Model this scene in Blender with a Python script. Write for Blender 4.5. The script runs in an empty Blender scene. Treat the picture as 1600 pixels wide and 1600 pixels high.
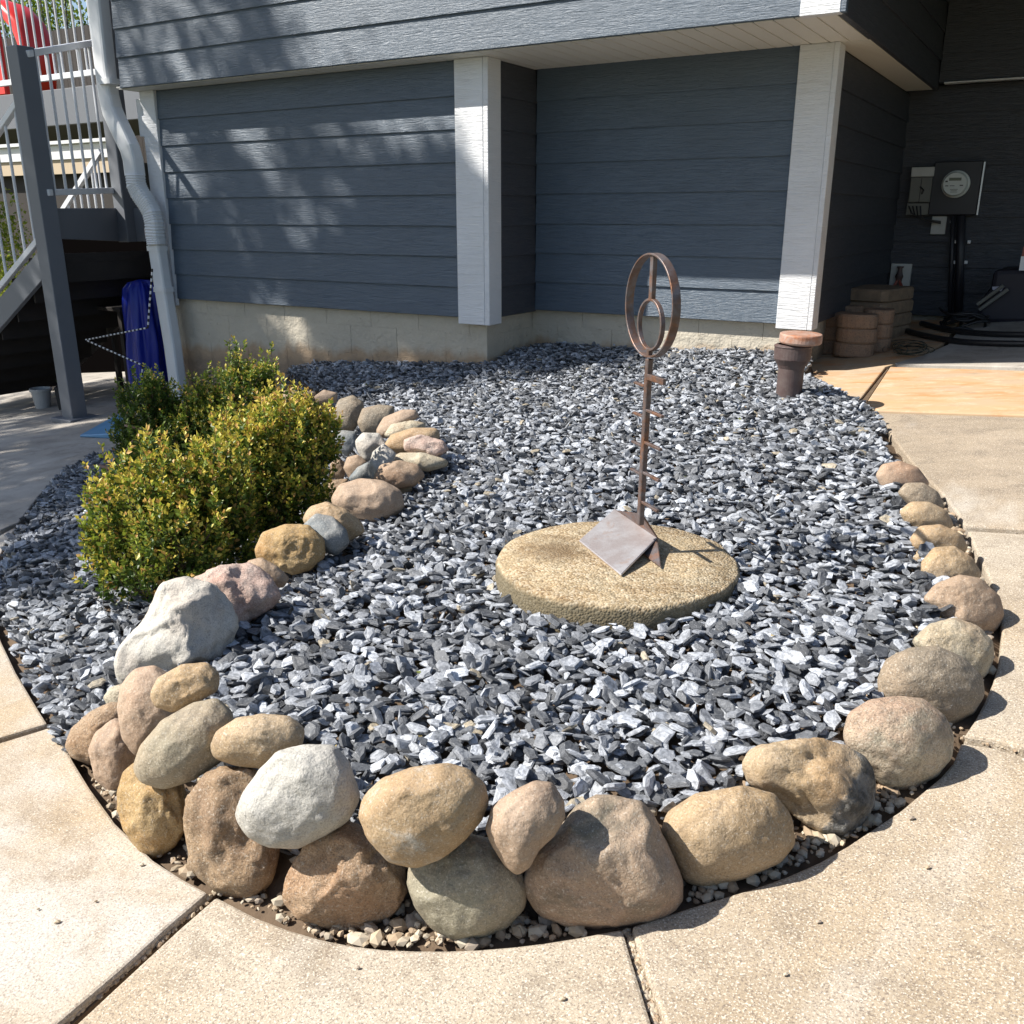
import bpy, bmesh, math, random
import numpy as np
from mathutils import Vector, noise
random.seed(7); rng = np.random.default_rng(11)
SC = bpy.context.scene; COL = SC.collection
# ------------------------------------------------------------------ camera, sky, sun, exposure
FPX = 1429.0; PITCH = math.radians(17.92); HEAD = math.radians(31.08)
F = np.array([-math.sin(HEAD)*math.cos(PITCH), math.cos(HEAD)*math.cos(PITCH), -math.sin(PITCH)])
R = np.array([math.cos(HEAD), math.sin(HEAD), 0.0]); U = np.cross(R, F)
cd = bpy.data.cameras.new('camera'); co = bpy.data.objects.new('camera', cd); COL.objects.link(co)
cd.sensor_width = 36; cd.lens = 36*FPX/1600; cd.clip_start = .05; cd.clip_end = 500
co.location = (0, 0, 0); co.rotation_euler = (math.pi/2-PITCH, 0, HEAD)
SC.camera = co
SUN = np.array([.81, .59, -.97]); SUN /= np.linalg.norm(SUN)          # the way the light travels
w = bpy.data.worlds.new('World'); SC.world = w; w.use_nodes = True
nt = w.node_tree; bg = nt.nodes['Background']; sky = nt.nodes.new('ShaderNodeTexSky')
sky.sky_type = 'NISHITA'; sky.sun_disc = False
sky.sun_elevation = math.asin(-SUN[2]); sky.sun_rotation = math.atan2(-SUN[0], -SUN[1])
nt.links.new(sky.outputs[0], bg.inputs[0]); bg.inputs[1].default_value = .082
sl = bpy.data.lights.new('sun', 'SUN'); so = bpy.data.objects.new('sun', sl); COL.objects.link(so)
sl.energy = 5.0; sl.angle = math.radians(.55); sl.color = (1, .95, .87)
so.rotation_euler = Vector(-SUN).to_track_quat('Z', 'Y').to_euler()
SC.view_settings.view_transform = 'Standard'; SC.view_settings.look = 'None'
SC.view_settings.exposure = .86; SC.view_settings.gamma = 1; SC.view_settings.use_curve_mapping = False
SC.render.resolution_x = SC.render.resolution_y = 1024

# ------------------------------------------------------------------ geometry of the place
def ray(x, y): return F+(x-800)/FPX*R+(800-y)/FPX*U
def onY(x, y, Y): r = ray(x, y); return r*Y/r[1]
def onX(x, y, X): r = ray(x, y); return r*X/r[0]
def atT(x, y, t): return ray(x, y)*t
PA, PB, PC = .105, .05, -.87+.105*1.2-.05*4.9                        # the pavement is a plane falling to the left and front
def pave(x, y): return PA*x+PB*y+PC
def bedz(x, y): return -.80+.06*(x+1.4)+.04*(y-5)                    # top of the raised bed
def G(x, y, off=0.0):                                                # where a sight line meets the pavement (+ off)
    r = ray(x, y); t = (PC+off)/(r[2]-PA*r[0]-PB*r[1]); return r*t
def GB(x, y, off=0.0):
    c = -.80+.06*1.4-.2+off; r = ray(x, y); t = c/(r[2]-.06*r[0]-.04*r[1]); return r*t

# ------------------------------------------------------------------ object helpers
def tag(o, label=None, cat=None, group=None, kind=None):
    if label: o['label'] = label
    if cat: o['category'] = cat
    if group: o['group'] = group
    if kind: o['kind'] = kind
    return o
def empty(name, base, label, cat, group=None):
    o = bpy.data.objects.new(name, None); COL.objects.link(o); o.location = base; o.empty_display_size = .1
    return tag(o, label, cat, group)
def rootloc(o):
    while o.parent: o = o.parent
    return o.location
def mk(name, vf, mat, parent=None, smooth=False, bev=0, seg=1, base=None, kind=None):
    v, f = vf
    off = np.array(rootloc(parent)) if parent else (np.array(base) if base is not None else np.zeros(3))
    v = [tuple(np.asarray(p)-off) for p in v]
    me = bpy.data.meshes.new(name); me.from_pydata(v, [], [list(map(int, q)) for q in f])
    bm = bmesh.new(); bm.from_mesh(me)
    bmesh.ops.recalc_face_normals(bm, faces=bm.faces)
    if bev:
        ed = [e for e in bm.edges if len(e.link_faces) == 2 and e.calc_face_angle(0) > .5]
        bmesh.ops.bevel(bm, geom=ed, offset=bev, segments=seg, affect='EDGES', profile=.5)
    if smooth:
        for q in bm.faces: q.smooth = True
    bm.to_mesh(me); bm.free()
    me.materials.append(mat)
    o = bpy.data.objects.new(name, me); COL.objects.link(o); o.parent = parent
    if base is not None and not parent: o.location = base
    if kind: o['kind'] = kind
    return o
def join(*a):
    V, Fc = [], []
    for v, f in a:
        n = len(V); V += [tuple(p) for p in v]; Fc += [[i+n for i in q] for q in f]
    return V, Fc
BF = [(0, 1, 3, 2), (4, 6, 7, 5), (0, 4, 5, 1), (2, 3, 7, 6), (0, 2, 6, 4), (1, 5, 7, 3)]
def box(x0, x1, y0, y1, z0, z1):
    return [(x, y, z) for x in (x0, x1) for y in (y0, y1) for z in (z0, z1)], [list(q) for q in BF]
def obox(c, a, b, d):                                                # centre and three half vectors
    c, a, b, d = map(lambda q: np.array(q, float), (c, a, b, d))
    return [tuple(c+i*a+j*b+k*d) for i in (-1, 1) for j in (-1, 1) for k in (-1, 1)], [list(q) for q in BF]
def bar(p, q, w_, h_, side=None):                                    # rectangular bar from p to q
    p, q = np.array(p, float), np.array(q, float); d = q-p; n = np.linalg.norm(d); d /= n
    s = np.array(side, float) if side is not None else np.cross(d, [0, 0, 1.])
    if np.linalg.norm(s) < 1e-4: s = np.array([1., 0, 0])
    s = s-d*(s@d); s /= np.linalg.norm(s); u = np.cross(s, d)
    return obox((p+q)/2, d*n/2, s*w_/2, u*h_/2)
def tube(pts, r, n=8, caps=True):
    pts = [np.array(p, float) for p in pts]; rs = r if hasattr(r, '__len__') else [r]*len(pts)
    V, Fc = [], []; prev = None
    for i, p in enumerate(pts):
        d = pts[min(i+1, len(pts)-1)]-pts[max(i-1, 0)]; d /= np.linalg.norm(d)
        if prev is None:
            s = np.cross(d, [0, 0, 1.]) if abs(d[2]) < .95 else np.array([1., 0, 0])
        else: s = prev
        s = s-d*(s@d); s /= np.linalg.norm(s); u = np.cross(d, s); prev = s
        for k in range(n):
            a = 2*math.pi*k/n; V.append(tuple(p+rs[i]*(math.cos(a)*s+math.sin(a)*u)))
    for i in range(len(pts)-1):
        for k in range(n):
            Fc.append([i*n+k, i*n+(k+1) % n, (i+1)*n+(k+1) % n, (i+1)*n+k])
    if caps: Fc.append(list(range(n))[::-1]); Fc.append([(len(pts)-1)*n+k for k in range(n)])
    return V, Fc
def rtube(pts, hw, hd, side, nrm, n=12, pw=.35):                     # tube of rounded rectangular section, per-point half sizes
    V, Fc = [], []
    side, nrm = np.array(side, float), np.array(nrm, float)
    for i, p in enumerate(pts):
        a_, b_ = (hw[i], hd[i]) if hasattr(hw, '__len__') else (hw, hd)
        d = np.array(pts[min(i+1, len(pts)-1)], float)-np.array(pts[max(i-1, 0)], float); d /= np.linalg.norm(d)
        s = side-d*(side@d); s /= np.linalg.norm(s); u = np.cross(d, s)
        for k in range(n):
            a = 2*math.pi*(k+.5)/n; c_, s_ = math.cos(a), math.sin(a)
            V.append(tuple(np.array(p, float)+a_*math.copysign(abs(c_)**pw, c_)*s+b_*math.copysign(abs(s_)**pw, s_)*u))
    for i in range(len(pts)-1):
        for k in range(n): Fc.append([i*n+k, i*n+(k+1) % n, (i+1)*n+(k+1) % n, (i+1)*n+k])
    Fc.append(list(range(n))[::-1]); Fc.append([(len(pts)-1)*n+k for k in range(n)])
    return V, Fc
def lathe(prof, c, n=24, ax=None):                                   # (radius, height) pairs
    V, Fc = [], []; c = np.array(c, float)
    if ax is None: A, B, Z = np.array([1., 0, 0]), np.array([0, 1., 0]), np.array([0, 0, 1.])
    else:
        Z = np.array(ax, float); Z /= np.linalg.norm(Z); A = np.cross(Z, [0, 0, 1.]); A = A/np.linalg.norm(A) if np.linalg.norm(A) > 1e-3 else np.array([1., 0, 0]); B = np.cross(Z, A)
    for r, h in prof:
        for k in range(n):
            a = 2*math.pi*k/n; V.append(tuple(c+r*math.cos(a)*A+r*math.sin(a)*B+h*Z))
    for i in range(len(prof)-1):
        for k in range(n): Fc.append([i*n+k, i*n+(k+1) % n, (i+1)*n+(k+1) % n, (i+1)*n+k])
    Fc.append(list(range(n))[::-1]); Fc.append([(len(prof)-1)*n+k for k in range(n)])
    return V, Fc

# ------------------------------------------------------------------ materials
class NM:
    def __init__(s, name, rough=.8, spec=.5, metal=0):
        s.m = bpy.data.materials.new(name); s.m.use_nodes = True; s.t = s.m.node_tree; s.n = s.t.nodes; s.l = s.t.links
        s.b = s.n['Principled BSDF']; s.b.inputs['Roughness'].default_value = rough
        s.b.inputs['Specular IOR Level'].default_value = spec; s.b.inputs['Metallic'].default_value = metal
        s.tc = s.n.new('ShaderNodeTexCoord'); s.hb = None
    def val(s, v):
        if isinstance(v, (int, float)): n = s.n.new('ShaderNodeValue'); n.outputs[0].default_value = v; return n.outputs[0]
        if isinstance(v, tuple): n = s.n.new('ShaderNodeRGB'); n.outputs[0].default_value = (*v[:3], 1); return n.outputs[0]
        return v
    def co_(s, scale=(1, 1, 1), rnd=False, rot=(0, 0, 0), kind='Object'):
        mp = s.n.new('ShaderNodeMapping'); mp.inputs['Scale'].default_value = scale; mp.inputs['Rotation'].default_value = rot
        s.l.new(s.tc.outputs[kind], mp.inputs['Vector'])
        if rnd:
            oi = s.n.new('ShaderNodeObjectInfo'); mu = s.n.new('ShaderNodeMath'); mu.operation = 'MULTIPLY'; mu.inputs[1].default_value = 50
            s.l.new(oi.outputs['Random'], mu.inputs[0]); cb = s.n.new('ShaderNodeCombineXYZ')
            for i in range(3): s.l.new(mu.outputs[0], cb.inputs[i])
            s.l.new(cb.outputs[0], mp.inputs['Location'])
        return mp.outputs[0]
    def noise(s, vec, scale, det=4, rough=.55, dist=0):
        n = s.n.new('ShaderNodeTexNoise'); n.inputs['Scale'].default_value = scale; n.inputs['Detail'].default_value = det
        n.inputs['Roughness'].default_value = rough; n.inputs['Distortion'].default_value = dist
        s.l.new(vec, n.inputs['Vector']); return n.outputs['Fac']
    def vor(s, vec, scale, out='Distance', feat='F1'):
        n = s.n.new('ShaderNodeTexVoronoi'); n.inputs['Scale'].default_value = scale; n.feature = feat
        s.l.new(vec, n.inputs['Vector']); return n.outputs[out]
    def ramp(s, fac, stops):
        n = s.n.new('ShaderNodeValToRGB'); e = n.color_ramp.elements
        while len(e) < len(stops): e.new(.5)
        for i, (p, c) in enumerate(stops):
            e[i].position = p; c = (c, c, c) if isinstance(c, (int, float)) else c; e[i].color = (*c, 1)
        s.l.new(fac, n.inputs[0]); return n.outputs[0]
    def mix(s, fac, a, b, mode='MIX'):
        n = s.n.new('ShaderNodeMix'); n.data_type = 'RGBA'; n.blend_type = mode
        for k, v in ((0, fac), (6, a), (7, b)):
            if isinstance(v, (int, float)) and k == 0: n.inputs[0].default_value = v
            else: s.l.new(s.val(v), n.inputs[k])
        return n.outputs[2]
    def math(s, op, a, b=0.0):
        n = s.n.new('ShaderNodeMath'); n.operation = op
        for k, v in ((0, a), (1, b)):
            if isinstance(v, (int, float)): n.inputs[k].default_value = v
            else: s.l.new(v, n.inputs[k])
        return n.outputs[0]
    def sep(s, vec, i):
        n = s.n.new('ShaderNodeSeparateXYZ'); s.l.new(vec, n.inputs[0]); return n.outputs[i]
    def attr(s, name, out='Color'):
        n = s.n.new('ShaderNodeAttribute'); n.attribute_name = name; return n.outputs[out]
    def bump(s, h, strength=.3, dist=.01):
        n = s.n.new('ShaderNodeBump'); n.inputs['Strength'].default_value = strength; n.inputs['Distance'].default_value = dist
        s.l.new(h, n.inputs['Height'])
        if s.hb is not None: s.l.new(s.hb, n.inputs['Normal'])
        s.hb = n.outputs[0]; s.l.new(s.hb, s.b.inputs['Normal'])
    def col(s, c): s.l.new(s.val(c), s.b.inputs['Base Color']); return s.m
    def rough(s, r): s.l.new(s.val(r), s.b.inputs['Roughness'])

def concrete(name, c1=(.50, .40, .28), c2=(.56, .50, .42), c3=(.30, .25, .20), speck=1.0):
    m = NM(name, .86, .3); v = m.co_()
    big = m.noise(v, 1.3, 5, .6); c = m.mix(m.ramp(big, [(.42, 0.), (.58, 1.)]), c1, c2)
    st = m.noise(m.co_((.7, 1.6, 1), rot=(0, 0, .5)), 2.6, 6, .65, .6); c = m.mix(m.math('MULTIPLY', m.ramp(st, [(.46, 0.), (.68, 1.)]), .62), c, c3)
    c = m.mix(m.math('MULTIPLY', m.ramp(m.noise(v, 7, 8, .75, .4), [(.52, 0.), (.64, 1.)]), .5), c, tuple(k*.72 for k in c3))
    c = m.mix(m.math('MULTIPLY', m.ramp(m.noise(m.co_((1.4, .5, 1), rot=(0, 0, -.5)), 1.9, 4, .6), [(.54, 0.), (.66, 1.)]), .5), c, (.56, .53, .48))
    ag = m.noise(v, 260, 2, .7); c = m.mix(m.ramp(ag, [(.36, .55*speck), (.5, 0.)]), c, (.14, .11, .09))
    c = m.mix(m.ramp(m.noise(v, 300, 2, .7), [(.55, 0.), (.68, .6*speck)]), c, (.74, .68, .58))
    c = m.mix(m.ramp(m.vor(v, 130), [(.0, .45*speck), (.2, 0.)]), c, (.20, .12, .07))
    m.bump(m.noise(v, 300, 3, .7), .35*speck, .003); m.bump(m.noise(v, 18, 4), .25, .006)
    return m.col(c)
M = {}
M['slab'] = concrete('concrete_pale', (.39, .305, .205), (.45, .42, .38), (.30, .225, .145))
M['slab2'] = concrete('concrete_buff', (.375, .30, .21), (.42, .365, .29), (.25, .20, .145), 1.3)
M['slabgrey'] = concrete('concrete_grey', (.36, .33, .29), (.42, .39, .35), (.20, .18, .16), .5)
M['slabR'] = concrete('concrete_worn', (.31, .25, .18), (.37, .30, .22), (.17, .135, .10), 1.3)
def orange():
    m = NM('concrete_rust_stained', .85, .3); v = m.co_((1, 2.2, 1))
    c = m.mix(m.ramp(m.noise(v, 2.0, 6, .6, .8), [(.35, 0.), (.65, 1.)]), (.40, .31, .22), (.46, .31, .175))
    c = m.mix(m.ramp(m.noise(m.co_((1, 3, 1)), 3.1, 5, .6, .5), [(.50, 0.), (.66, .85)]), c, (.47, .22, .09))
    c = m.mix(m.ramp(m.noise(v, 9, 7, .75), [(.52, 0.), (.68, .7)]), c, (.56, .47, .35)); c = m.mix(m.ramp(m.noise(v, 5, 7, .75), [(.58, 0.), (.7, .55)]), c, (.22, .16, .11))
    m.bump(m.noise(m.co_(), 200, 3, .7), .3, .003)
    return m.col(c)
M['orange'] = orange()
def siding(name, c):
    m = NM(name, .42, 1.0)
    v = m.co_((2.2, 2.2, 26), rnd=True)
    g = m.noise(v, 3.2, 6, .62, 1.6); g2 = m.noise(m.co_((9, 9, 80), rnd=True), 2.5, 4, .6, .8)
    cc = m.mix(m.ramp(m.noise(m.co_((1, 1, 1), rnd=True), 2.2, 4), [(.3, 0.), (.7, 1.)]), tuple(k*.93 for k in c), tuple(min(1, k*1.08) for k in c))
    m.rough(m.ramp(g, [(.3, .48), (.7, .62)]))
    m.bump(g, .6, .014); m.bump(g2, .5, .004)
    return m.col(cc)
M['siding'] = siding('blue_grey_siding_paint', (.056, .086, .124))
M['siding_shade'] = siding('blue_grey_siding_shaded', (.027, .031, .043))  # same siding, darkened to put the shade of side and alcove walls into colour
M['white'] = siding('white_trim_paint', (.66, .67, .69))
def plain(name, c, rough=.6, spec=.5, metal=0, n=0.0, ns=30, bump=0, c2=None):
    m = NM(name, rough, spec, metal); v = m.co_(rnd=True)
    if n: c = m.mix(m.math('MULTIPLY', m.ramp(m.noise(v, ns, 5, .6), [(.35, 0.), (.7, 1.)]), n), c, c2 or tuple(k*.5 for k in c))
    if bump: m.bump(m.noise(v, ns*3, 4), bump, .004)
    return m.col(c)
M['vinyl'] = plain('white_vinyl', (.72, .73, .74), .4, .5, n=.25, ns=6, c2=(.56, .56, .54))
M['soffit'] = plain('white_soffit_vinyl', (.72, .70, .64), .5)
M['slot'] = plain('soffit_vent_slot', (.05, .05, .05), .9)
M['deckgrey'] = plain('deck_grey_paint', (.15, .16, .18), .55, n=.4, ns=3, c2=(.12, .13, .15), bump=.1)
M['rail'] = plain('white_rail', (.70, .71, .74), .35)
M['deepdark'] = plain('under_deck_shade_black', (.003, .0025, .0025), 1, 0)  # near black, painting in the shade under the deck
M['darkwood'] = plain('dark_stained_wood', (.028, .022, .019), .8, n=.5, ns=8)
M['soil'] = plain('damp_soil', (.14, .10, .068), .95, .2, n=.8, ns=26, bump=.8)
M['soilbed'] = plain('bed_soil', (.03, .03, .032), .95, .2, n=.6, ns=40, bump=.6)
M['earth'] = plain('lawn_earth', (.06, .08, .03), .95, .2, n=.7, ns=3, c2=(.09, .07, .04), bump=.4)
def found():
    m = NM('painted_foundation_block', .8, .3); v = m.co_()
    c = m.mix(m.ramp(m.noise(v, 2.2, 5, .6), [(.35, 0.), (.65, 1.)]), (.52, .47, .38), (.44, .40, .33))
    z = m.sep(m.co_(), 2); wob = m.math('MULTIPLY', m.noise(m.co_((1, 1, .4)), 5, 4), .26)
    lo = m.math('ADD', m.math('ADD', m.math('MULTIPLY', z, -1.0), .865), wob)
    x = m.sep(m.co_(), 0)
    lev = m.math('ADD', lo, m.math('MULTIPLY', x, .045))             # splash stain follows the falling ground line
    c = m.mix(m.ramp(lev, [(.78, 0.), (.84, .8)]), c, (.37, .25, .15))
    c = m.mix(m.ramp(lev, [(.86, 0.), (.93, .8)]), c, (.24, .18, .13))
    c = m.mix(m.ramp(m.noise(v, 14, 6, .7), [(.64, 0.), (.70, .5)]), c, (.20, .16, .11))
    m.bump(m.noise(v, 60, 5, .6), .6, .006); m.bump(m.noise(v, 7, 5, .65), .8, .03); m.bump(m.ramp(m.noise(m.co_((1, 1, 2.4)), 5, 5, .7), [(.62, 1.), (.66, 0.)]), .4, .01)
    return m.col(c)
M['found'] = found()
def stone(name, c1, c2, c3, sc=7, spk=.5, bmp=.5, pit=0, patch=.55, split=None):
    m = NM(name, .74, .4); v = m.co_(rnd=True)
    c = m.mix(m.ramp(m.noise(v, sc, 7, .66, .5), [(.38, 0.), (.62, 1.)]), c1, c2)
    c = m.mix(m.math('MULTIPLY', m.ramp(m.noise(v, sc*1.7, 8, .74, .9), [(patch, 0.), (patch+.14, 1.)]), .85), c, c3)
    c = m.mix(m.math('MULTIPLY', m.ramp(m.noise(v, sc*.8, 3, .5), [(.52, 0.), (.7, 1.)]), .35), c, tuple(k*q for k, q in zip(c1, (1.15, .82, .62))))
    c = m.mix(m.ramp(m.noise(v, 330, 2, .7), [(.38, spk*.75), (.50, 0.)]), c, tuple(k*.35 for k in c1))
    c = m.mix(m.ramp(m.noise(v, 230, 3, .75), [(.55, 0.), (.70, spk*.8)]), c, (.72, .67, .58))
    c = m.mix(m.ramp(m.noise(v, 60, 6, .75), [(.33, spk*.6), (.46, 0.)]), c, tuple(k*.5 for k in c3))
    if split:
        o = m.co_(); d = m.math('ADD', m.math('ADD', m.math('MULTIPLY', m.sep(o, 0), split[0]), m.math('MULTIPLY', m.sep(o, 1), split[1])), m.math('MULTIPLY', m.sep(o, 2), split[2]))
        d = m.math('ADD', d, m.math('MULTIPLY', m.noise(o, 9, 6, .7), .12)); fk = m.ramp(d, [(split[3], 0.), (split[3]+.008, 1.)])
        gr = m.mix(m.ramp(m.noise(v, 30, 7, .75), [(.4, 0.), (.62, 1.)]), (.075, .07, .06), (.26, .25, .23)); c = m.mix(fk, c, gr)
        m.bump(fk, .6, -.012); m.bump(m.math('MULTIPLY', m.noise(v, 34, 6, .7), fk), .9, .03)
    m.bump(m.noise(v, 240, 4, .75), bmp*.8, .0025); m.bump(m.noise(v, 75, 6, .7), bmp, .006); m.bump(m.noise(v, 20, 5, .6), bmp*.9, .014)
    if pit: m.bump(m.ramp(m.vor(v, 60), [(.05, 0.), (.3, 1.)]), pit*.5, .006); m.bump(m.noise(v, 42, 6, .8), pit, .014)
    return m.col(c)
ST = dict(
 white=stone('white_grey_stone', (.42, .40, .365), (.50, .48, .43), (.27, .26, .24), 6, .55, .65, .25),
 cream=stone('cream_pitted_stone', (.42, .34, .23), (.50, .45, .34), (.27, .215, .15), 8, .65, .75, .55),
 crack=stone('cream_pink_cracked_stone', (.42, .30, .215), (.52, .46, .33), (.26, .24, .18), 5, .7, .85, .35, .52),
 pink=stone('pink_granite', (.48, .31, .25), (.52, .41, .35), (.27, .20, .17), 9, .65, .8, .3),
 brown=stone('brown_river_stone', (.30, .205, .135), (.36, .265, .185), (.20, .15, .11), 5, .5, .5),
 dented=stone('brown_grey_dented_stone', (.335, .235, .165), (.36, .275, .195), (.15, .135, .10), 4, .55, .55, 0, .50),
 pinkbrown=stone('pinkish_brown_stone', (.34, .24, .165), (.40, .30, .22), (.22, .165, .125), 5, .45, .45),
 tan=stone('tan_sandstone', (.37, .255, .14), (.41, .31, .20), (.22, .165, .11), 6, .6, .5),
 tanw=stone('tan_stone_pale_patch', (.37, .255, .145), (.38, .29, .18), (.50, .47, .42), 4, .5, .45, 0, .54),
 yellow=stone('ochre_stone', (.37, .235, .095), (.40, .29, .15), (.10, .085, .07), 7, .55, .7, .15, .56),
 split=stone('split_ochre_rock', (.36, .25, .13), (.40, .31, .21), (.22, .17, .12), 6, .5, .6, .1, .58, (float(R[0])*.85-float(U[0])*.35, float(R[1])*.85-float(U[1])*.35, -float(U[2])*.45, .088)),
 grey=stone('grey_brown_stone', (.215, .18, .135), (.30, .235, .165), (.12, .115, .10), 5, .6, .6, .1),
 olive=stone('grey_olive_stone', (.26, .235, .17), (.33, .265, .185), (.18, .155, .12), 4, .5, .5, .1),
 orange=stone('orange_rough_stone', (.41, .265, .155), (.45, .33, .22), (.24, .155, .095), 7, .7, .95, .7),
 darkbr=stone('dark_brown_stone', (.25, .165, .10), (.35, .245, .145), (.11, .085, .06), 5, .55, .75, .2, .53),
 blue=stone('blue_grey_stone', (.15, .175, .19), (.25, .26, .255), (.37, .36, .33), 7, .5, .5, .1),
)
def slate():
    m = NM('slate_chip_stone', .46, .5); lo = m.attr('loc', 'Vector')
    def lm(sc):
        mp = m.n.new('ShaderNodeMapping'); mp.inputs['Scale'].default_value = sc; m.l.new(lo, mp.inputs['Vector']); return mp.outputs[0]
    a = m.attr('col'); fo = m.noise(lm((3, 3, 34)), 1.6, 4, .6, .3); bl = m.noise(lm((1, 1, 1)), 5.5, 5, .65)
    c = m.mix(m.ramp(fo, [(.36, .55), (.56, 0.)]), a, (.03, .034, .042))
    c = m.mix(m.ramp(bl, [(.34, .45), (.56, 0.)]), c, (.06, .068, .082))
    c = m.mix(m.ramp(m.noise(lm((1, 1, 2)), 9, 4, .7), [(.58, 0.), (.72, .5)]), c, (.50, .51, .53))
    m.rough(m.ramp(bl, [(.3, .34), (.7, .60)]))
    m.bump(fo, .5, .004); m.bump(m.noise(lm((1, 1, 3)), 13, 5, .7), .55, .003)
    return m.col(c)
M['slate'] = slate()
def attrmat(name, rough=.8, trans=0, spec=.3):
    m = NM(name, rough, spec); c = m.attr('col'); mat = m.col(c)
    if trans:
        tr = m.n.new('ShaderNodeBsdfTranslucent'); mx = m.n.new('ShaderNodeMixShader'); mx.inputs[0].default_value = trans
        m.l.new(c, tr.inputs[0]); out = m.n['Material Output']
        m.l.new(m.b.outputs[0], mx.inputs[1]); m.l.new(tr.outputs[0], mx.inputs[2]); m.l.new(mx.outputs[0], out.inputs[0])
    return mat
M['pebble'] = attrmat('pebble_stone', .7)
M['leaf'] = attrmat('shrub_leaf', .46, .32, .4)
M['treeleaf'] = attrmat('tree_leaf', .5, .35)
M['twig'] = plain('twig_bark', (.09, .06, .04), .85, n=.4)
M['bark'] = plain('tree_bark', (.11, .085, .065), .9, n=.6, ns=12, bump=.8)
def rust(name, c1=(.12, .070, .05), c2=(.26, .115, .055), c3=(.15, .135, .14), metal=.45, rough=.5, sc=22, p=.5):
    m = NM(name, rough, .5, metal); v = m.co_()
    c = m.mix(m.ramp(m.noise(v, sc, 6, .65), [(.4, 0.), (.62, 1.)]), c1, c3)
    c = m.mix(m.ramp(m.noise(v, sc*.6, 6, .7, .6), [(p, 0.), (p+.16, .9)]), c, c2)
    m.bump(m.noise(v, 160, 4, .6), .4, .002)
    return m.col(c)
M['rust'] = rust('rusted_steel')
M['plate'] = rust('rust_patina_plate', (.44, .39, .385), (.44, .24, .14), (.56, .545, .56), .55, .34, 12, .59)
M['iron'] = rust('brown_cast_iron', (.075, .048, .045), (.16, .075, .05), (.10, .075, .07), .1, .6, 18, .55)
M['cap'] = rust('rusty_cap', (.30, .17, .12), (.38, .14, .06), (.42, .31, .26), .1, .7, 18, .5)
def discm():
    m = NM('exposed_aggregate_disc', .85, .3); v = m.co_()
    c = m.mix(m.ramp(m.noise(v, 6, 6, .65), [(.4, 0.), (.62, 1.)]), (.35, .26, .155), (.42, .35, .24))
    c = m.mix(m.ramp(m.noise(m.co_((1, 2.2, 1), rot=(0, 0, .5)), 4.5, 5, .6), [(.48, 0.), (.60, .9)]), c, (.17, .105, .05))
    cell = m.vor(v, 170, 'Color'); b = m.sep(cell, 0); c = m.mix(.5, c, m.ramp(b, [(0., (.10, .065, .04)), (.35, (.40, .29, .16)), (.7, (.52, .42, .28)), (1., (.70, .62, .48))]))
    z = m.sep(v, 2); c = m.mix(m.ramp(m.math('ADD', z, m.math('MULTIPLY', m.noise(v, 30, 4), .03)), [(-.02, .0), (.0, 0.)]), c, c)
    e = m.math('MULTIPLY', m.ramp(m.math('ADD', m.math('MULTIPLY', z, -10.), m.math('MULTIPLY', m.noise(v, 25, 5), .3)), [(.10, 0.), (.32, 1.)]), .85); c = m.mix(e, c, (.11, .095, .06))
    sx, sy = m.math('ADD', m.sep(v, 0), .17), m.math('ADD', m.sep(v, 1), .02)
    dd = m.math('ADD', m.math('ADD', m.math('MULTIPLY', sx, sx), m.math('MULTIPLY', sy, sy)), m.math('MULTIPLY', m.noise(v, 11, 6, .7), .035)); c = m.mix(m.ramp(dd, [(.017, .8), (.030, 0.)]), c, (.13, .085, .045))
    m.bump(m.vor(v, 170), .6, -.004); m.bump(m.noise(v, 40, 5, .6), .5, .006)
    return m.col(c)
M['disc'] = discm()
def paver():
    m = NM('tumbled_paver', .88, .2); v = m.co_(rnd=True)
    c = m.mix(m.ramp(m.noise(v, 9, 5), [(.35, 0.), (.65, 1.)]), (.32, .20, .13), (.24, .17, .12))
    c = m.mix(m.ramp(m.noise(v, 120, 3, .7), [(.35, .5), (.5, 0.)]), c, (.07, .05, .04)); m.bump(m.noise(v, 90, 4, .7), .8, .006)
    return m.col(c)
M['paver'] = paver()
M['pavergrey'] = plain('grey_paver', (.26, .19, .13), .88, .2, n=.6, ns=20, bump=.6)
M['boxdark'] = plain('dark_enclosure_paint', (.022, .022, .028), .45)
M['boxgrey'] = plain('grey_enclosure_paint', (.17, .17, .15), .5, n=.3, ns=5)
M['metalpale'] = plain('pale_edge', (.5, .52, .55), .35, .5, .7)  # pale metallic strip down the right edge of the meter cabinet
M['paper'] = plain('pale_plate', (.55, .55, .52), .6, n=.3, ns=10)
M['meterface'] = plain('meter_face', (.60, .63, .60), .4)
M['lcd'] = plain('meter_display', (.10, .12, .08), .3)
M['ink'] = plain('black_print', (.03, .03, .03), .6)
M['black'] = plain('black_rubber', (.012, .012, .014), .45)
M['blackcover'] = plain('black_cover', (.014, .013, .024), .6, n=.4, ns=4)
M['blue'] = plain('blue_plastic', (.006, .02, .30), .35, n=.4, ns=5, c2=(.005, .015, .2))
M['tarp'] = plain('pale_blue_tarp', (.10, .27, .46), .5, n=.3, ns=8)
M['terra'] = plain('terracotta', (.33, .11, .05), .8, n=.3)
M['potgrey'] = plain('grey_pot', (.42, .42, .41), .6, n=.3, ns=12)
M['potblack'] = plain('black_pot', (.02, .02, .02), .5)
M['red'] = plain('red_plastic', (.70, .03, .02), .3)
M['shingle'] = plain('brown_shingle', (.16, .12, .09), .9, n=.7, ns=14)
M['beige'] = plain('beige_paint', (.50, .40, .28), .7)
M['brass'] = plain('red_valve_paint', (.25, .05, .03), .4)
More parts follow.
